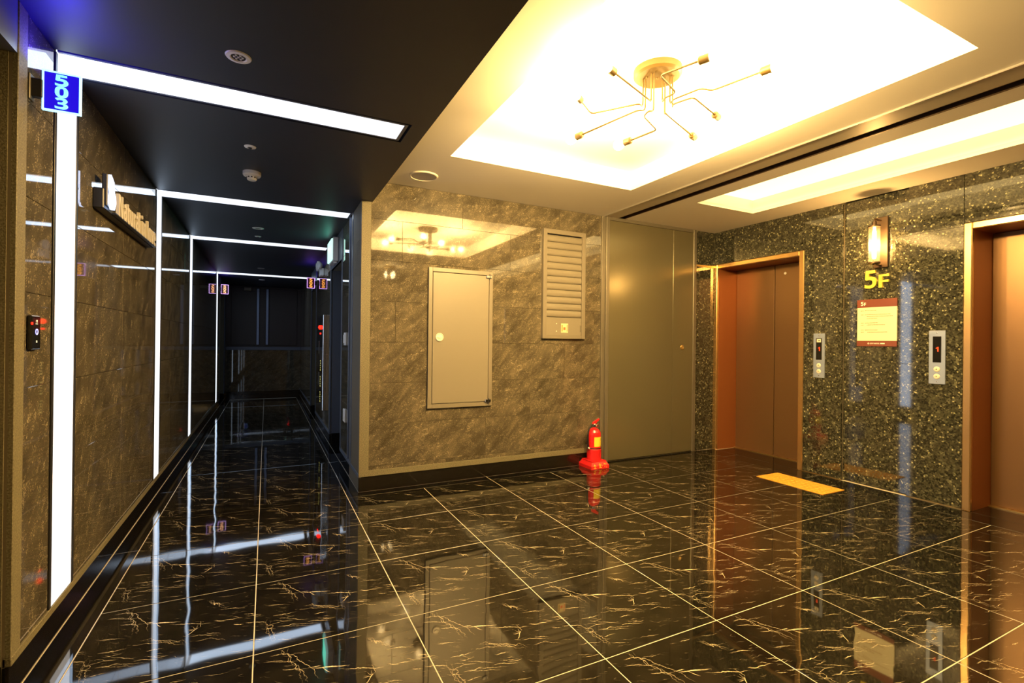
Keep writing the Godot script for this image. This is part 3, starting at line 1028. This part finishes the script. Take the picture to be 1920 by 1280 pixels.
# ------------------------------------------------------------------ boxes on the back wall
func build_back_wall_things() -> void:
	var t := thing("fuse_cabinet", "beige metal wall cabinet door with round white latch and chrome hinges", "cabinet", Vector3(1.5205, 0.64, ZB))
	var w := 0.2975
	var h := 1.202
	var fr := MB.new()
	fr.box(Vector3(-w, 0, 0), Vector3(-w + 0.035, h, 0.022), 0.002)
	fr.box(Vector3(w - 0.035, 0, 0), Vector3(w, h, 0.022), 0.002)
	fr.box(Vector3(-w + 0.035, 0, 0), Vector3(w - 0.035, 0.036, 0.022), 0.002)
	fr.box(Vector3(-w + 0.035, h - 0.036, 0), Vector3(w - 0.035, h, 0.022), 0.002)
	part(t, "frame", fr, mats.beige_enamel_frame)
	part(t, "back", bx(-w + 0.03, w - 0.03, 0.03, h - 0.03, 0.0, 0.004), mats.dark_metal)
	var d := part(t, "door", bx(-w + 0.038, w - 0.040, 0.041, h - 0.041, 0.004, 0.025, 0.002), mats.beige_enamel)
	var k := part(d, "latch", MB.new().lathe([Vector2(0.036, 0), Vector2(0.036, 0.006), Vector2(0.031, 0.010), Vector2(0.027, 0.006), Vector2(0, 0.006)], Vector3(-0.2, 0.607, 0.025), Vector3.BACK, 28), mats.ivory_plastic, "round white latch")
	k.set_meta("label", "round white turn latch")
	part(d, "latch_grip", MB.new().prism(PackedVector2Array([Vector2(-0.223, 0.607), Vector2(-0.2, 0.617), Vector2(-0.177, 0.607), Vector2(-0.2, 0.597)]), 0.03, 0.037), mats.ivory_plastic)
	for y in [0.048, h - 0.048]:
		part(t, "hinge", bx(w - 0.07, w - 0.014, y - 0.014, y + 0.014, 0.02, 0.039, 0.004), mats.chrome, "chrome hinge")
		part(t, "hinge_pin", MB.new().lathe([Vector2(0, -0.02), Vector2(0.007, -0.02), Vector2(0.007, 0.02), Vector2(0, 0.02)], Vector3(w - 0.036, y, 0.033), Vector3.UP, 12), mats.dark_metal)

	t = thing("louvre_cabinet", "beige metal wall box with twelve louvre slats beside the steel door", "cabinet", Vector3(2.575, 1.25, ZB))
	w = 0.2415
	h = 1.045
	fr = MB.new()
	fr.box(Vector3(-w, 0, 0), Vector3(-w + 0.042, h, 0.035), 0.002)
	fr.box(Vector3(w - 0.042, 0, 0), Vector3(w, h, 0.035), 0.002)
	fr.box(Vector3(-w + 0.042, h - 0.042, 0), Vector3(w - 0.042, h, 0.035), 0.002)
	fr.box(Vector3(-w + 0.042, 0, 0), Vector3(w - 0.042, 0.03, 0.035), 0.002)
	part(t, "frame", fr, mats.beige_enamel_frame)
	part(t, "lower_panel", bx(-w + 0.042, w - 0.042, 0.03, 0.205, 0.0, 0.029, 0.002), mats.beige_enamel)
	part(t, "back", bx(-w + 0.04, w - 0.04, 0.2, h - 0.04, 0.0, 0.003), mats.dark_metal)
	for i in 12:
		var y0 := 0.208 + i * 0.0655
		var pr := PackedVector2Array()
		for q in 7:
			var a := PI * q / 6.0
			pr.append(Vector2(0.014 + 0.018 * sin(a) * (1.0 - 0.25 * q / 6.0), y0 + 0.0652 * (1.0 - cos(a)) * 0.5))
		pr.append(Vector2(0.004, y0 + 0.0652))
		pr.append(Vector2(0.004, y0))
		# the profile lies in z/y: build it along x
		var s := MB.new().prism(pr, -w + 0.044, w - 0.044)
		for j in s.v.size():
			s.v[j] = Vector3(-s.v[j].z, s.v[j].y, s.v[j].x)
			s.n[j] = Vector3(-s.n[j].z, s.n[j].y, s.n[j].x)
		part(t, "slat", s, mats.beige_enamel)
	part(t, "sticker", bx(-0.035, 0.045, 0.06, 0.148, 0.029, 0.0298), mats.sticker_paper, "small yellow sticker with red mark")
	part(t, "sticker_mark", bx(-0.008, 0.016, 0.085, 0.112, 0.0298, 0.0302), mats.sticker_red)
	part(t, "sticker_print", bx(-0.028, -0.017, 0.07, 0.135, 0.0298, 0.0302), mats.label_ink)
	part(t, "sticker_print", bx(0.030, 0.037, 0.07, 0.138, 0.0298, 0.0302), mats.sticker_red)
	for y in [0.072, 0.145]:
		part(t, "screw", MB.new().lathe([Vector2(0, 0.003), Vector2(0.005, 0.002), Vector2(0.006, 0)], Vector3(-0.087, y, 0.029), Vector3.BACK, 10), mats.ivory_plastic)
	part(t, "print", bx(0.186, 0.191, 0.068, 0.132, 0.029, 0.0296), mats.black_plastic)


# ------------------------------------------------------------------ corridor things
func room_sign(number: String, label: String, at: Vector3, side: float, w: float, h: float, edge: Material, plate: Material, digits: Material, lc: Color, le: float) -> void:
	# hangs off a wall at "at" and faces +z; side +1 reaches to +x
	var t := thing("room_sign", label, "sign", at, 0, "lit room number signs")
	var x0 := 0.032 * side
	var x1 := (0.032 + w) * side
	var a := minf(x0, x1)
	var b := maxf(x0, x1)
	part(t, "bracket", bx(minf(0, x0 * 1.1), maxf(0, x0 * 1.1), -0.032, 0.032, -0.012, 0.012, 0.002), mats.dark_metal)
	part(t, "wall_plate", bx(minf(0, 0.006 * side), maxf(0, 0.006 * side), -0.045, 0.045, -0.02, 0.02, 0.002), mats.grey_metal)
	part(t, "plate", bx(a + 0.006, b - 0.006, -h * 0.5 + 0.006, h * 0.5 - 0.006, -0.004, 0.004), plate)
	var e := MB.new()
	e.box(Vector3(a, -h * 0.5, -0.006), Vector3(a + 0.006, h * 0.5, 0.006), 0.001)
	e.box(Vector3(b - 0.006, -h * 0.5, -0.006), Vector3(b, h * 0.5, 0.006), 0.001)
	e.box(Vector3(a + 0.006, -h * 0.5, -0.006), Vector3(b - 0.006, -h * 0.5 + 0.006, 0.006), 0.001)
	e.box(Vector3(a + 0.006, h * 0.5 - 0.006, -0.006), Vector3(b - 0.006, h * 0.5, 0.006), 0.001)
	part(t, "lit_edge", e, edge, "glowing acrylic edge")
	for i in 3:
		var y := (1 - i) * h * 0.285
		lettering(t, "digit", number[i], h * 0.275, 0.004, digits, Vector3((a + b) * 0.5, y, 0.006), h * 0.25)
	area(t, Vector3((a + b) * 0.5, h * 0.5 + 0.003, 0), Vector3(90, 0, 0), Vector2(w, 0.012), lc, le)


func build_corridor_things() -> void:
	room_sign("503", "blue glowing acrylic sign with number 503 by the first light band", Vector3(XL, 2.0875, -2.3), 1.0, 0.108, 0.143, mats.sign_edge_cyan, mats.sign_blue, mats.sign_digit_cyan, Color(0.2, 0.12, 1.0), 0.22)
	room_sign("505", "violet edged sign with orange number on the wall with the light bands", Vector3(XL, 2.085, -9.95), 1.0, 0.115, 0.165, mats.sign_edge_violet, mats.sign_violet, mats.sign_digit_orange, Color(0.35, 0.2, 1.0), 0.03)
	room_sign("506", "violet edged sign with orange number beside the red light", Vector3(XR, 2.06, -7.86), -1.0, 0.108, 0.155, mats.sign_edge_violet, mats.sign_violet, mats.sign_digit_orange, Color(0.35, 0.2, 1.0), 0.03)

	# hotel name on the left wall, local x runs down the corridor
	var t := thing("lettered_wall_sign", "black wall box with cream raised letters and a glowing white emblem", "sign", Vector3(XL, 1.885, -3.575), 90)
	part(t, "box", bx(-0.58, 0.58, -0.049, 0.049, 0.0, 0.043, 0.004), mats.black_plastic)
	lettering(t, "lettering", "Natural in love", 0.125, 0.014, mats.cream_letter, Vector3(0.075, 0.018, 0.056), 0.94)
	part(t, "letter_rail", bx(-0.44, 0.56, -0.046, -0.040, 0.043, 0.062), mats.black_plastic)
	part(t, "emblem_block", bx(-0.56, -0.47, -0.03, 0.125, 0.03, 0.052, 0.003), mats.dark_metal)
	part(t, "emblem", MB.new().prism(PackedVector2Array([Vector2(-0.545, 0.125), Vector2(-0.49, 0.10), Vector2(-0.485, 0.055), Vector2(-0.46, 0.035), Vector2(-0.455, 0.0), Vector2(-0.48, -0.035), Vector2(-0.52, -0.04), Vector2(-0.55, -0.015), Vector2(-0.55, 0.02), Vector2(-0.53, 0.04), Vector2(-0.55, 0.06)]), 0.052, 0.064), mats.emblem_white, "glowing white emblem")
	area(t, Vector3(-0.505, 0.04, 0.068), Vector3(0, 180, 0), Vector2(0.09, 0.15), Color(0.75, 0.85, 1.0), 0.02)

	# card reader by the first door
	t = thing("card_reader", "black card reader with red light by the room 503 sign", "card reader", Vector3(XL, 1.226, -2.328), 90)
	part(t, "body", bx(-0.037, 0.037, -0.061, 0.061, 0, 0.016, 0.004), mats.black_glass)
	part(t, "lamp", bx(-0.0365, -0.030, 0.028, 0.036, 0.012, 0.0168, 0.001), mats.red_led, "red light")
	part(t, "ring", MB.new().lathe([Vector2(0.008, 0.0), Vector2(0.008, 0.0012), Vector2(0.011, 0.0012), Vector2(0.011, 0)], Vector3(0.002, 0.003, 0.016), Vector3.BACK, 20), mats.blue_led, "pale blue ring light")
	var mk := MB.new()
	mk.box(Vector3(-0.008, 0.030, 0.0155), Vector3(0.010, 0.0325, 0.0165))
	mk.box(Vector3(-0.004, 0.036, 0.0155), Vector3(-0.002, 0.043, 0.0165))
	mk.box(Vector3(0.006, 0.036, 0.0155), Vector3(0.008, 0.043, 0.0165))
	mk.box(Vector3(-0.004, 0.043, 0.0155), Vector3(0.008, 0.045, 0.0165))
	part(t, "printed_mark", mk, mats.soft_mark_led)
	part(t, "printed_mark", bx(-0.002, 0.006, -0.036, -0.028, 0.0155, 0.0165), mats.soft_mark_led)

	# door leaves in the recesses
	var d := thing("door_2", "dark textured room door in the recess beside the card reader", "door", Vector3(XL - 0.3, 0, -1.7), 90, "", "structure")
	part(d, "leaf", bx(-0.49, 0.49, 0.005, 2.15, -0.05, 0.0, 0.003), mats.olive_wallpaper)
	part(d, "handle", bx(0.36, 0.38, 0.95, 1.15, 0.0, 0.05, 0.004), mats.chrome)
	d = thing("door_3", "dark room door in the recess beyond the slim LED band", "door", Vector3(XL - 0.3, 0, -10.83), 90, "", "structure")
	part(d, "leaf", bx(-0.56, 0.56, 0.005, 2.15, -0.05, 0.0, 0.003), mats.brown_panel)
	d = thing("door_4", "slate blue stair door in the opening under the exit light", "door", Vector3(XR + 0.35, 0, -5.615), -90, "", "structure")
	part(d, "leaf", bx(-0.46, 0.46, 0.005, 2.025, -0.05, 0.0, 0.003), mats.slate_metal)
	part(d, "handle", bx(0.34, 0.36, 0.95, 1.1, 0.0, 0.05, 0.004), mats.chrome)
	d = thing("door_5", "dark room door in the recess beyond the red light", "door", Vector3(XR + 0.35, 0, -8.4), -90, "", "structure")
	part(d, "leaf", bx(-0.44, 0.44, 0.005, 2.025, -0.05, 0.0, 0.003), mats.brown_panel)

	# plates on the near right corridor wall
	t = thing("light_switch", "white switch plate at hand height on the dark tiles by the gold corner", "switch", Vector3(XR, 1.225, -4.83), -90)
	part(t, "plate", bx(-0.06, 0.06, -0.06, 0.06, 0, 0.012, 0.003), mats.white_plastic)
	for x in [-0.026, 0.026]:
		part(t, "rocker", bx(x - 0.022, x + 0.022, -0.042, 0.042, 0.01, 0.018, 0.003), mats.white_plastic)
	t = thing("power_outlet", "white outlet plate low on the dark tiles by the gold corner", "outlet", Vector3(XR, 0.505, -4.83), -90)
	part(t, "plate", bx(-0.06, 0.06, -0.06, 0.06, 0, 0.012, 0.003), mats.white_plastic)
	part(t, "socket", MB.new().lathe([Vector2(0.024, 0.004), Vector2(0.026, 0.0), Vector2(0.022, 0.004), Vector2(0.02, 0.001), Vector2(0, 0.001)], Vector3(0, 0, 0.012), Vector3.BACK, 20), mats.white_plastic)

	# exit light over the stair door
	t = thing("exit_light", "white box exit light shining green over the slate stair opening", "exit sign", Vector3(XR, 2.175, -5.64), -90)
	part(t, "housing", bx(-0.2, 0.2, -0.125, 0.125, 0, 0.055, 0.006), mats.white_plastic)
	part(t, "lit_face", bx(-0.185, 0.185, -0.11, 0.11, 0.052, 0.07, 0.004), mats.exit_face, "glowing pale green face")
	part(t, "foot", bx(0.12, 0.16, -0.145, -0.125, 0.01, 0.04, 0.003), mats.white_plastic)
	area(t, Vector3(0, 0.0, 0.075), Vector3(0, 180, 0), Vector2(0.36, 0.2), Color(0.2, 1.0, 0.82), 0.07)

	# twin emergency lamp
	t = thing("emergency_lamp", "white twin-head emergency lamp high on the wall above the red light", "lamp", Vector3(XR, 2.13, -6.95), -90)
	part(t, "box", bx(-0.09, 0.09, -0.07, 0.03, 0, 0.05, 0.006), mats.white_plastic)
	for x in [-0.1, 0.1]:
		part(t, "head", MB.new().lathe([Vector2(0, -0.03), Vector2(0.03, -0.028), Vector2(0.055, 0.0), Vector2(0.055, 0.02), Vector2(0.048, 0.024), Vector2(0, 0.018)], Vector3(x, 0.06, 0.06), Vector3(x * 2.0, -0.1, 1.0), 22), mats.white_plastic)

	# tall black panel with a red lamp
	t = thing("vending_panel", "tall black glossy wall panel with silver edge and rows of yellow marks", "vending panel", Vector3(XR, 0.93, -6.95), -90)
	part(t, "panel", bx(-0.40, 0.40, -0.60, 0.60, 0, 0.03, 0.003), mats.black_glass)
	part(t, "edge", bx(0.40, 0.415, -0.60, 0.60, 0, 0.036, 0.002), mats.chrome, "silver edge strip")
	part(t, "lamp", MB.new().lathe([Vector2(0.028, 0), Vector2(0.026, 0.016), Vector2(0.014, 0.026), Vector2(0, 0.028)], Vector3(0.03, 0.45, 0.03), Vector3.BACK, 18), mats.red_led, "glowing red lamp")
	part(t, "lamp_dot", bx(-0.02, 0.05, 0.36, 0.38, 0.03, 0.034), mats.red_led)
	for y in [-0.12, -0.33, -0.53]:
		var s := MB.new()
		for i in 5:
			s.box(Vector3(0.02 + 0.012 * (i % 2), y + 0.03 * i, 0.03), Vector3(0.06 - 0.01 * (i % 3), y + 0.03 * i + 0.016, 0.0315))
		part(t, "yellow_mark", s, mats.yellow_mark_led)
	for y in [0.10, -0.32]:
		part(t, "slot", bx(-0.17, -0.12, y, y + 0.17, 0.03, 0.034, 0.001), mats.grey_metal)
	omni(t, Vector3(0.03, 0.45, 0.043), Color(1, 0.08, 0.03), 0.006, 0.01)

	t = thing("door_closer_box", "small grey box high on the dark end wall of the corridor", "box", Vector3(-0.36, 2.27, ZE), 0)
	part(t, "body", bx(-0.07, 0.07, -0.035, 0.035, -0.012, 0.05, 0.006), mats.grey_metal)
	part(t, "arm", bx(-0.01, 0.12, -0.045, -0.035, 0.01, 0.03, 0.002), mats.dark_metal)


# ------------------------------------------------------------------ things on the ceilings
func build_ceiling_things() -> void:
	var t := thing("spotlight", "large round white LED downlight in the black ceiling", "light", Vector3(-0.111, H2, -2.228))
	part(t, "ring", MB.new().lathe([Vector2(0.026, -0.002), Vector2(0.030, -0.006), Vector2(0.044, -0.004), Vector2(0.047, 0.0)], Vector3.ZERO, Vector3.UP, 32), mats.white_plastic)
	part(t, "cup", MB.new().lathe([Vector2(0, -0.0008), Vector2(0.027, -0.0012)], Vector3.ZERO, Vector3.UP, 24), mats.dark_metal)
	for i in 7:
		var a := TAU * i / 6.0
		var r := 0.0 if i == 6 else 0.015
		part(t, "led_lens", MB.new().lathe([Vector2(0, -0.005), Vector2(0.003, -0.0045), Vector2(0.0048, -0.001)], Vector3(cos(a) * r, 0, sin(a) * r), Vector3.UP, 10), mats.white_plastic)
	t = thing("sprinkler_rose", "small round white ceiling fitting in front of the smoke detector", "sprinkler", Vector3(-0.096, H2, -3.233))
	part(t, "rose", MB.new().lathe([Vector2(0.012, -0.004), Vector2(0.016, -0.008), Vector2(0.030, -0.004), Vector2(0.032, 0.0)], Vector3.ZERO, Vector3.UP, 24), mats.white_plastic)
	part(t, "nozzle", MB.new().lathe([Vector2(0, -0.014), Vector2(0.008, -0.013), Vector2(0.011, -0.002)], Vector3.ZERO, Vector3.UP, 14), mats.dark_metal)
	t = thing("smoke_detector", "white smoke detector hanging from the black ceiling", "smoke detector", Vector3(-0.098, H2, -3.72))
	part(t, "base", MB.new().lathe([Vector2(0, -0.03), Vector2(0.05, -0.028), Vector2(0.055, -0.02), Vector2(0.055, 0)], Vector3.ZERO, Vector3.UP, 28), mats.white_plastic)
	part(t, "chamber", MB.new().lathe([Vector2(0, -0.056), Vector2(0.024, -0.055), Vector2(0.029, -0.05), Vector2(0.031, -0.028)], Vector3.ZERO, Vector3.UP, 24), mats.white_plastic)
	for i in 10:
		var a := TAU * i / 10.0
		part(t, "vent", bx(-0.004, 0.004, -0.042, -0.034, 0.027, 0.032), mats.black_plastic).rotation.y = a
	for q in [[-5.56, "round white downlight past the second ceiling band, with a smaller fitting behind it", 0.05], [-8.66, "round white downlight between the third and fourth ceiling bands", 0.05], [-10.3, "round white downlight past the last ceiling band", 0.05]]:
		t = thing("downlight", q[1], "light", Vector3(-0.086, H2, q[0]))
		part(t, "ring", MB.new().lathe([Vector2(0.03, -0.003), Vector2(0.034, -0.007), Vector2(q[2], -0.004), Vector2(q[2] + 0.004, 0.0)], Vector3.ZERO, Vector3.UP, 24), mats.white_plastic)
		part(t, "cup", MB.new().lathe([Vector2(0, -0.001), Vector2(0.031, -0.0015)], Vector3.ZERO, Vector3.UP, 20), mats.grey_metal)
	t = thing("sprinkler_rose", "small round white ceiling fitting just before the third ceiling band", "sprinkler", Vector3(-0.092, H2, -6.0))
	part(t, "rose", MB.new().lathe([Vector2(0.012, -0.004), Vector2(0.016, -0.008), Vector2(0.030, -0.004), Vector2(0.032, 0.0)], Vector3.ZERO, Vector3.UP, 20), mats.white_plastic)
	part(t, "nozzle", MB.new().lathe([Vector2(0, -0.014), Vector2(0.008, -0.013), Vector2(0.011, -0.002)], Vector3.ZERO, Vector3.UP, 12), mats.dark_metal)
	# speaker in the cream ceiling
	t = thing("ceiling_speaker", "round cream speaker cover in the cream ceiling over the marble wall", "speaker", Vector3(1.085, H, -3.73))
	part(t, "rim", MB.new().lathe([Vector2(0.095, -0.003), Vector2(0.10, -0.010), Vector2(0.108, -0.008), Vector2(0.112, 0.0)], Vector3.ZERO, Vector3.UP, 40), mats.ivory_plastic)
	part(t, "grille", MB.new().lathe([Vector2(0, -0.006), Vector2(0.098, -0.006)], Vector3.ZERO, Vector3.UP, 40), mats.speaker_mesh)
	# the light panel in the tray by the elevators
	t = thing("tray_light_panel", "long glowing warm light panel in the ceiling tray by the elevators", "light", Vector3(3.8835, 2.645, -0.9225))
	part(t, "diffuser", bx(-0.376, 0.376, -0.014, 0.0, -2.32, 2.32), mats.lit_panel, "glowing warm diffuser")
	area(t, Vector3(0, -0.02, 0), Vector3(-90, 0, 0), Vector2(0.74, 4.6), Color(1.0, 0.86, 0.58), 0.35)
	# the lamp behind the camera that the marble wall mirrors
	t = thing("ceiling_lamp", "small brass ceiling lamp with three glowing tube bulbs", "lamp", Vector3(1.9, H, 0.45))
	part(t, "plate", MB.new().lathe([Vector2(0, -0.025), Vector2(0.10, -0.025), Vector2(0.11, 0)], Vector3.ZERO, Vector3.UP, 28), mats.brass)
	for q in [Vector2(-0.07, 0.0), Vector2(0.05, 0.05), Vector2(0.05, -0.06)]:
		part(t, "stem", MB.new().tube([Vector3(q.x, -0.02, q.y), Vector3(q.x, -0.09, q.y)], 0.008, 8), mats.brass)
		var b := part(t, "tube_bulb", MB.new().lathe([Vector2(0, -0.21), Vector2(0.012, -0.205), Vector2(0.016, -0.19), Vector2(0.016, -0.10), Vector2(0.010, -0.088)], Vector3(q.x, 0, q.y), Vector3.UP, 14), mats.bulb_warm)
		omni(b, Vector3(q.x, -0.15, q.y), WARM, 0.12, 0.02)


# ------------------------------------------------------------------ fire extinguisher
func build_extinguisher() -> void:
	var t := thing("fire_extinguisher", "red fire extinguisher with yellow label on a red stand by the steel door", "extinguisher", Vector3(2.89, 0, -3.935))
	# stand
	var st := MB.new()
	var lo := 0.10
	var pr := [[0.105, 0.0], [0.105, 0.03], [0.085, 0.062], [0.085, 0.072]]
	for i in pr.size() - 1:
		var a: float = pr[i][0]
		var b: float = pr[i + 1][0]
		var y0: float = pr[i][1]
		var y1: float = pr[i + 1][1]
		for k in 4:
			var r := Basis(Vector3.UP, k * PI / 2.0)
			st.quad(r * Vector3(-a, y0, a), r * Vector3(a, y0, a), r * Vector3(b, y1, b), r * Vector3(-b, y1, b), r * Vector3(0, 0.4, 1))
	st.quad(Vector3(-0.085, 0.072, -0.085), Vector3(0.085, 0.072, -0.085), Vector3(0.085, 0.072, 0.085), Vector3(-0.085, 0.072, 0.085), Vector3.UP)
	st.quad(Vector3(-0.105, 0, -0.105), Vector3(0.105, 0, -0.105), Vector3(0.105, 0, 0.105), Vector3(-0.105, 0, 0.105), Vector3.DOWN)
	var stand := part(t, "stand", st, mats.red_enamel)
	# the three yellow syllables on the front of the stand, as strokes
	var g := MB.new()
	for s in [[-0.062, 0.045, -0.075, 0.028], [-0.062, 0.045, -0.049, 0.028], [-0.062, 0.030, -0.062, 0.014], [-0.078, 0.012, -0.046, 0.012],
			[-0.008, 0.047, 0.004, 0.047], [-0.014, 0.040, 0.008, 0.040], [-0.008, 0.034, 0.002, 0.034], [-0.008, 0.026, 0.002, 0.026], [-0.008, 0.034, -0.008, 0.026], [0.002, 0.034, 0.002, 0.026], [-0.003, 0.024, -0.003, 0.014], [-0.014, 0.013, 0.010, 0.013], [0.016, 0.048, 0.016, 0.008], [0.016, 0.028, 0.023, 0.028],
			[0.045, 0.045, 0.062, 0.045], [0.062, 0.045, 0.052, 0.016], [0.075, 0.048, 0.075, 0.008]]:
		var a := Vector3(s[0], s[1], 0)
		var b := Vector3(s[2], s[3], 0)
		var f := func(p: Vector3) -> Vector3:
			return Vector3(p.x, p.y, 0.106 if p.y < 0.03 else 0.106 - (p.y - 0.03) * 0.625)
		g.tube([f.call(a), f.call(b)], 0.0024, 6)
	part(stand, "lettering", g, mats.yellow_label, "yellow lettering")
	# bottle
	var bo := part(t, "bottle", MB.new().lathe([Vector2(0.070, 0.072), Vector2(0.070, 0.175), Vector2(0.066, 0.18), Vector2(0.066, 0.318), Vector2(0.062, 0.34), Vector2(0.050, 0.362), Vector2(0.030, 0.376), Vector2(0.014, 0.38), Vector2(0.014, 0.392)], Vector3.ZERO, Vector3.UP, 36), mats.red_enamel)
	# label wrapped on the front
	var lb := MB.new()
	for i in 12:
		var a0 := deg_to_rad(-35.0 + 100.0 * i / 12.0)
		var a1 := deg_to_rad(-35.0 + 100.0 * (i + 1) / 12.0)
		var r := 0.0668
		var p0 := Vector3(sin(a0) * r, 0, cos(a0) * r)
		var p1 := Vector3(sin(a1) * r, 0, cos(a1) * r)
		lb.quad(p0 + Vector3.UP * 0.205, p1 + Vector3.UP * 0.205, p1 + Vector3.UP * 0.298, p0 + Vector3.UP * 0.298, p0 + p1)
	part(bo, "label", lb, mats.yellow_label, "yellow instruction label")
	var ink := MB.new()
	for row in 7:
		for i in 5:
			var a0 := deg_to_rad(20.0 + 7.0 * i)
			var a1 := a0 + deg_to_rad(4.6)
			var r := 0.0672
			var y := 0.214 + row * 0.011
			ink.quad(Vector3(sin(a0) * r, y, cos(a0) * r), Vector3(sin(a1) * r, y, cos(a1) * r), Vector3(sin(a1) * r, y + 0.004, cos(a1) * r), Vector3(sin(a0) * r, y + 0.004, cos(a0) * r), Vector3(sin(a0), 0, cos(a0)))
	part(bo, "label_print", ink, mats.label_ink)
	part(t, "strap", MB.new().lathe([Vector2(0.067, 0.183), Vector2(0.0685, 0.184), Vector2(0.0685, 0.191), Vector2(0.067, 0.192)], Vector3.ZERO, Vector3.UP, 32), mats.dark_metal)
	# valve, levers, gauge, hose
	part(t, "valve", MB.new().lathe([Vector2(0, 0.39), Vector2(0.017, 0.39), Vector2(0.017, 0.415), Vector2(0.010, 0.425), Vector2(0, 0.425)], Vector3.ZERO, Vector3.UP, 18), mats.chrome)
	part(t, "gauge", MB.new().lathe([Vector2(0, 0.012), Vector2(0.012, 0.012), Vector2(0.013, 0)], Vector3(0.024, 0.402, 0.012), Vector3(0.3, 0, 1), 18), mats.chrome)
	var lv := MB.new().prism(PackedVector2Array([Vector2(-0.022, 0.418), Vector2(-0.012, 0.438), Vector2(0.02, 0.452), Vector2(0.055, 0.468), Vector2(0.058, 0.458), Vector2(0.03, 0.440), Vector2(0.012, 0.418)]), -0.011, 0.011)
	part(t, "lever", lv, mats.red_enamel)
	part(t, "lever", MB.new().prism(PackedVector2Array([Vector2(0.01, 0.412), Vector2(0.05, 0.402), Vector2(0.05, 0.394), Vector2(0.01, 0.402)]), -0.009, 0.009), mats.red_enamel)
	part(t, "hose", MB.new().tube(rounded([Vector3(-0.014, 0.405, 0), Vector3(-0.05, 0.40, 0.0), Vector3(-0.078, 0.33, 0.005), Vector3(-0.078, 0.215, 0.01)], 0.05), 0.0075, 10), mats.black_plastic)
	part(t, "nozzle", MB.new().lathe([Vector2(0, 0), Vector2(0.010, 0), Vector2(0.013, -0.035), Vector2(0, -0.035)], Vector3(-0.078, 0.22, 0.01), Vector3.UP, 14), mats.black_plastic)
	part(t, "nozzle_tip", MB.new().lathe([Vector2(0, 0.0), Vector2(0.008, 0.0), Vector2(0.008, 0.014), Vector2(0, 0.014)], Vector3(-0.08, 0.193, 0.02), Vector3.BACK, 12), mats.white_plastic)


# ------------------------------------------------------------------ tactile paving
func build_tactile_mat() -> void:
	for i in 2:
		var t := thing("tactile_tile", "yellow bumped paving square in front of the elevator, " + ["nearer the steel door" if i == 0 else "", "nearer the wall lamp"][i], "paving tile", Vector3(4.1975, 0, -2.866 + 0.3015 * i), 0, "yellow tactile tiles")
		part(t, "base", bx(-0.15, 0.15, 0.0, 0.004, -0.15, 0.15, 0.001), mats.tactile_yellow)
		var d := MB.new()
		for a in 6:
			for b in 6:
				d.lathe([Vector2(0.016, 0.0), Vector2(0.013, 0.0035), Vector2(0.0, 0.0045)], Vector3(-0.125 + 0.05 * a, 0.004, -0.125 + 0.05 * b), Vector3.UP, 10)
		part(t, "bumps", d, mats.tactile_yellow)
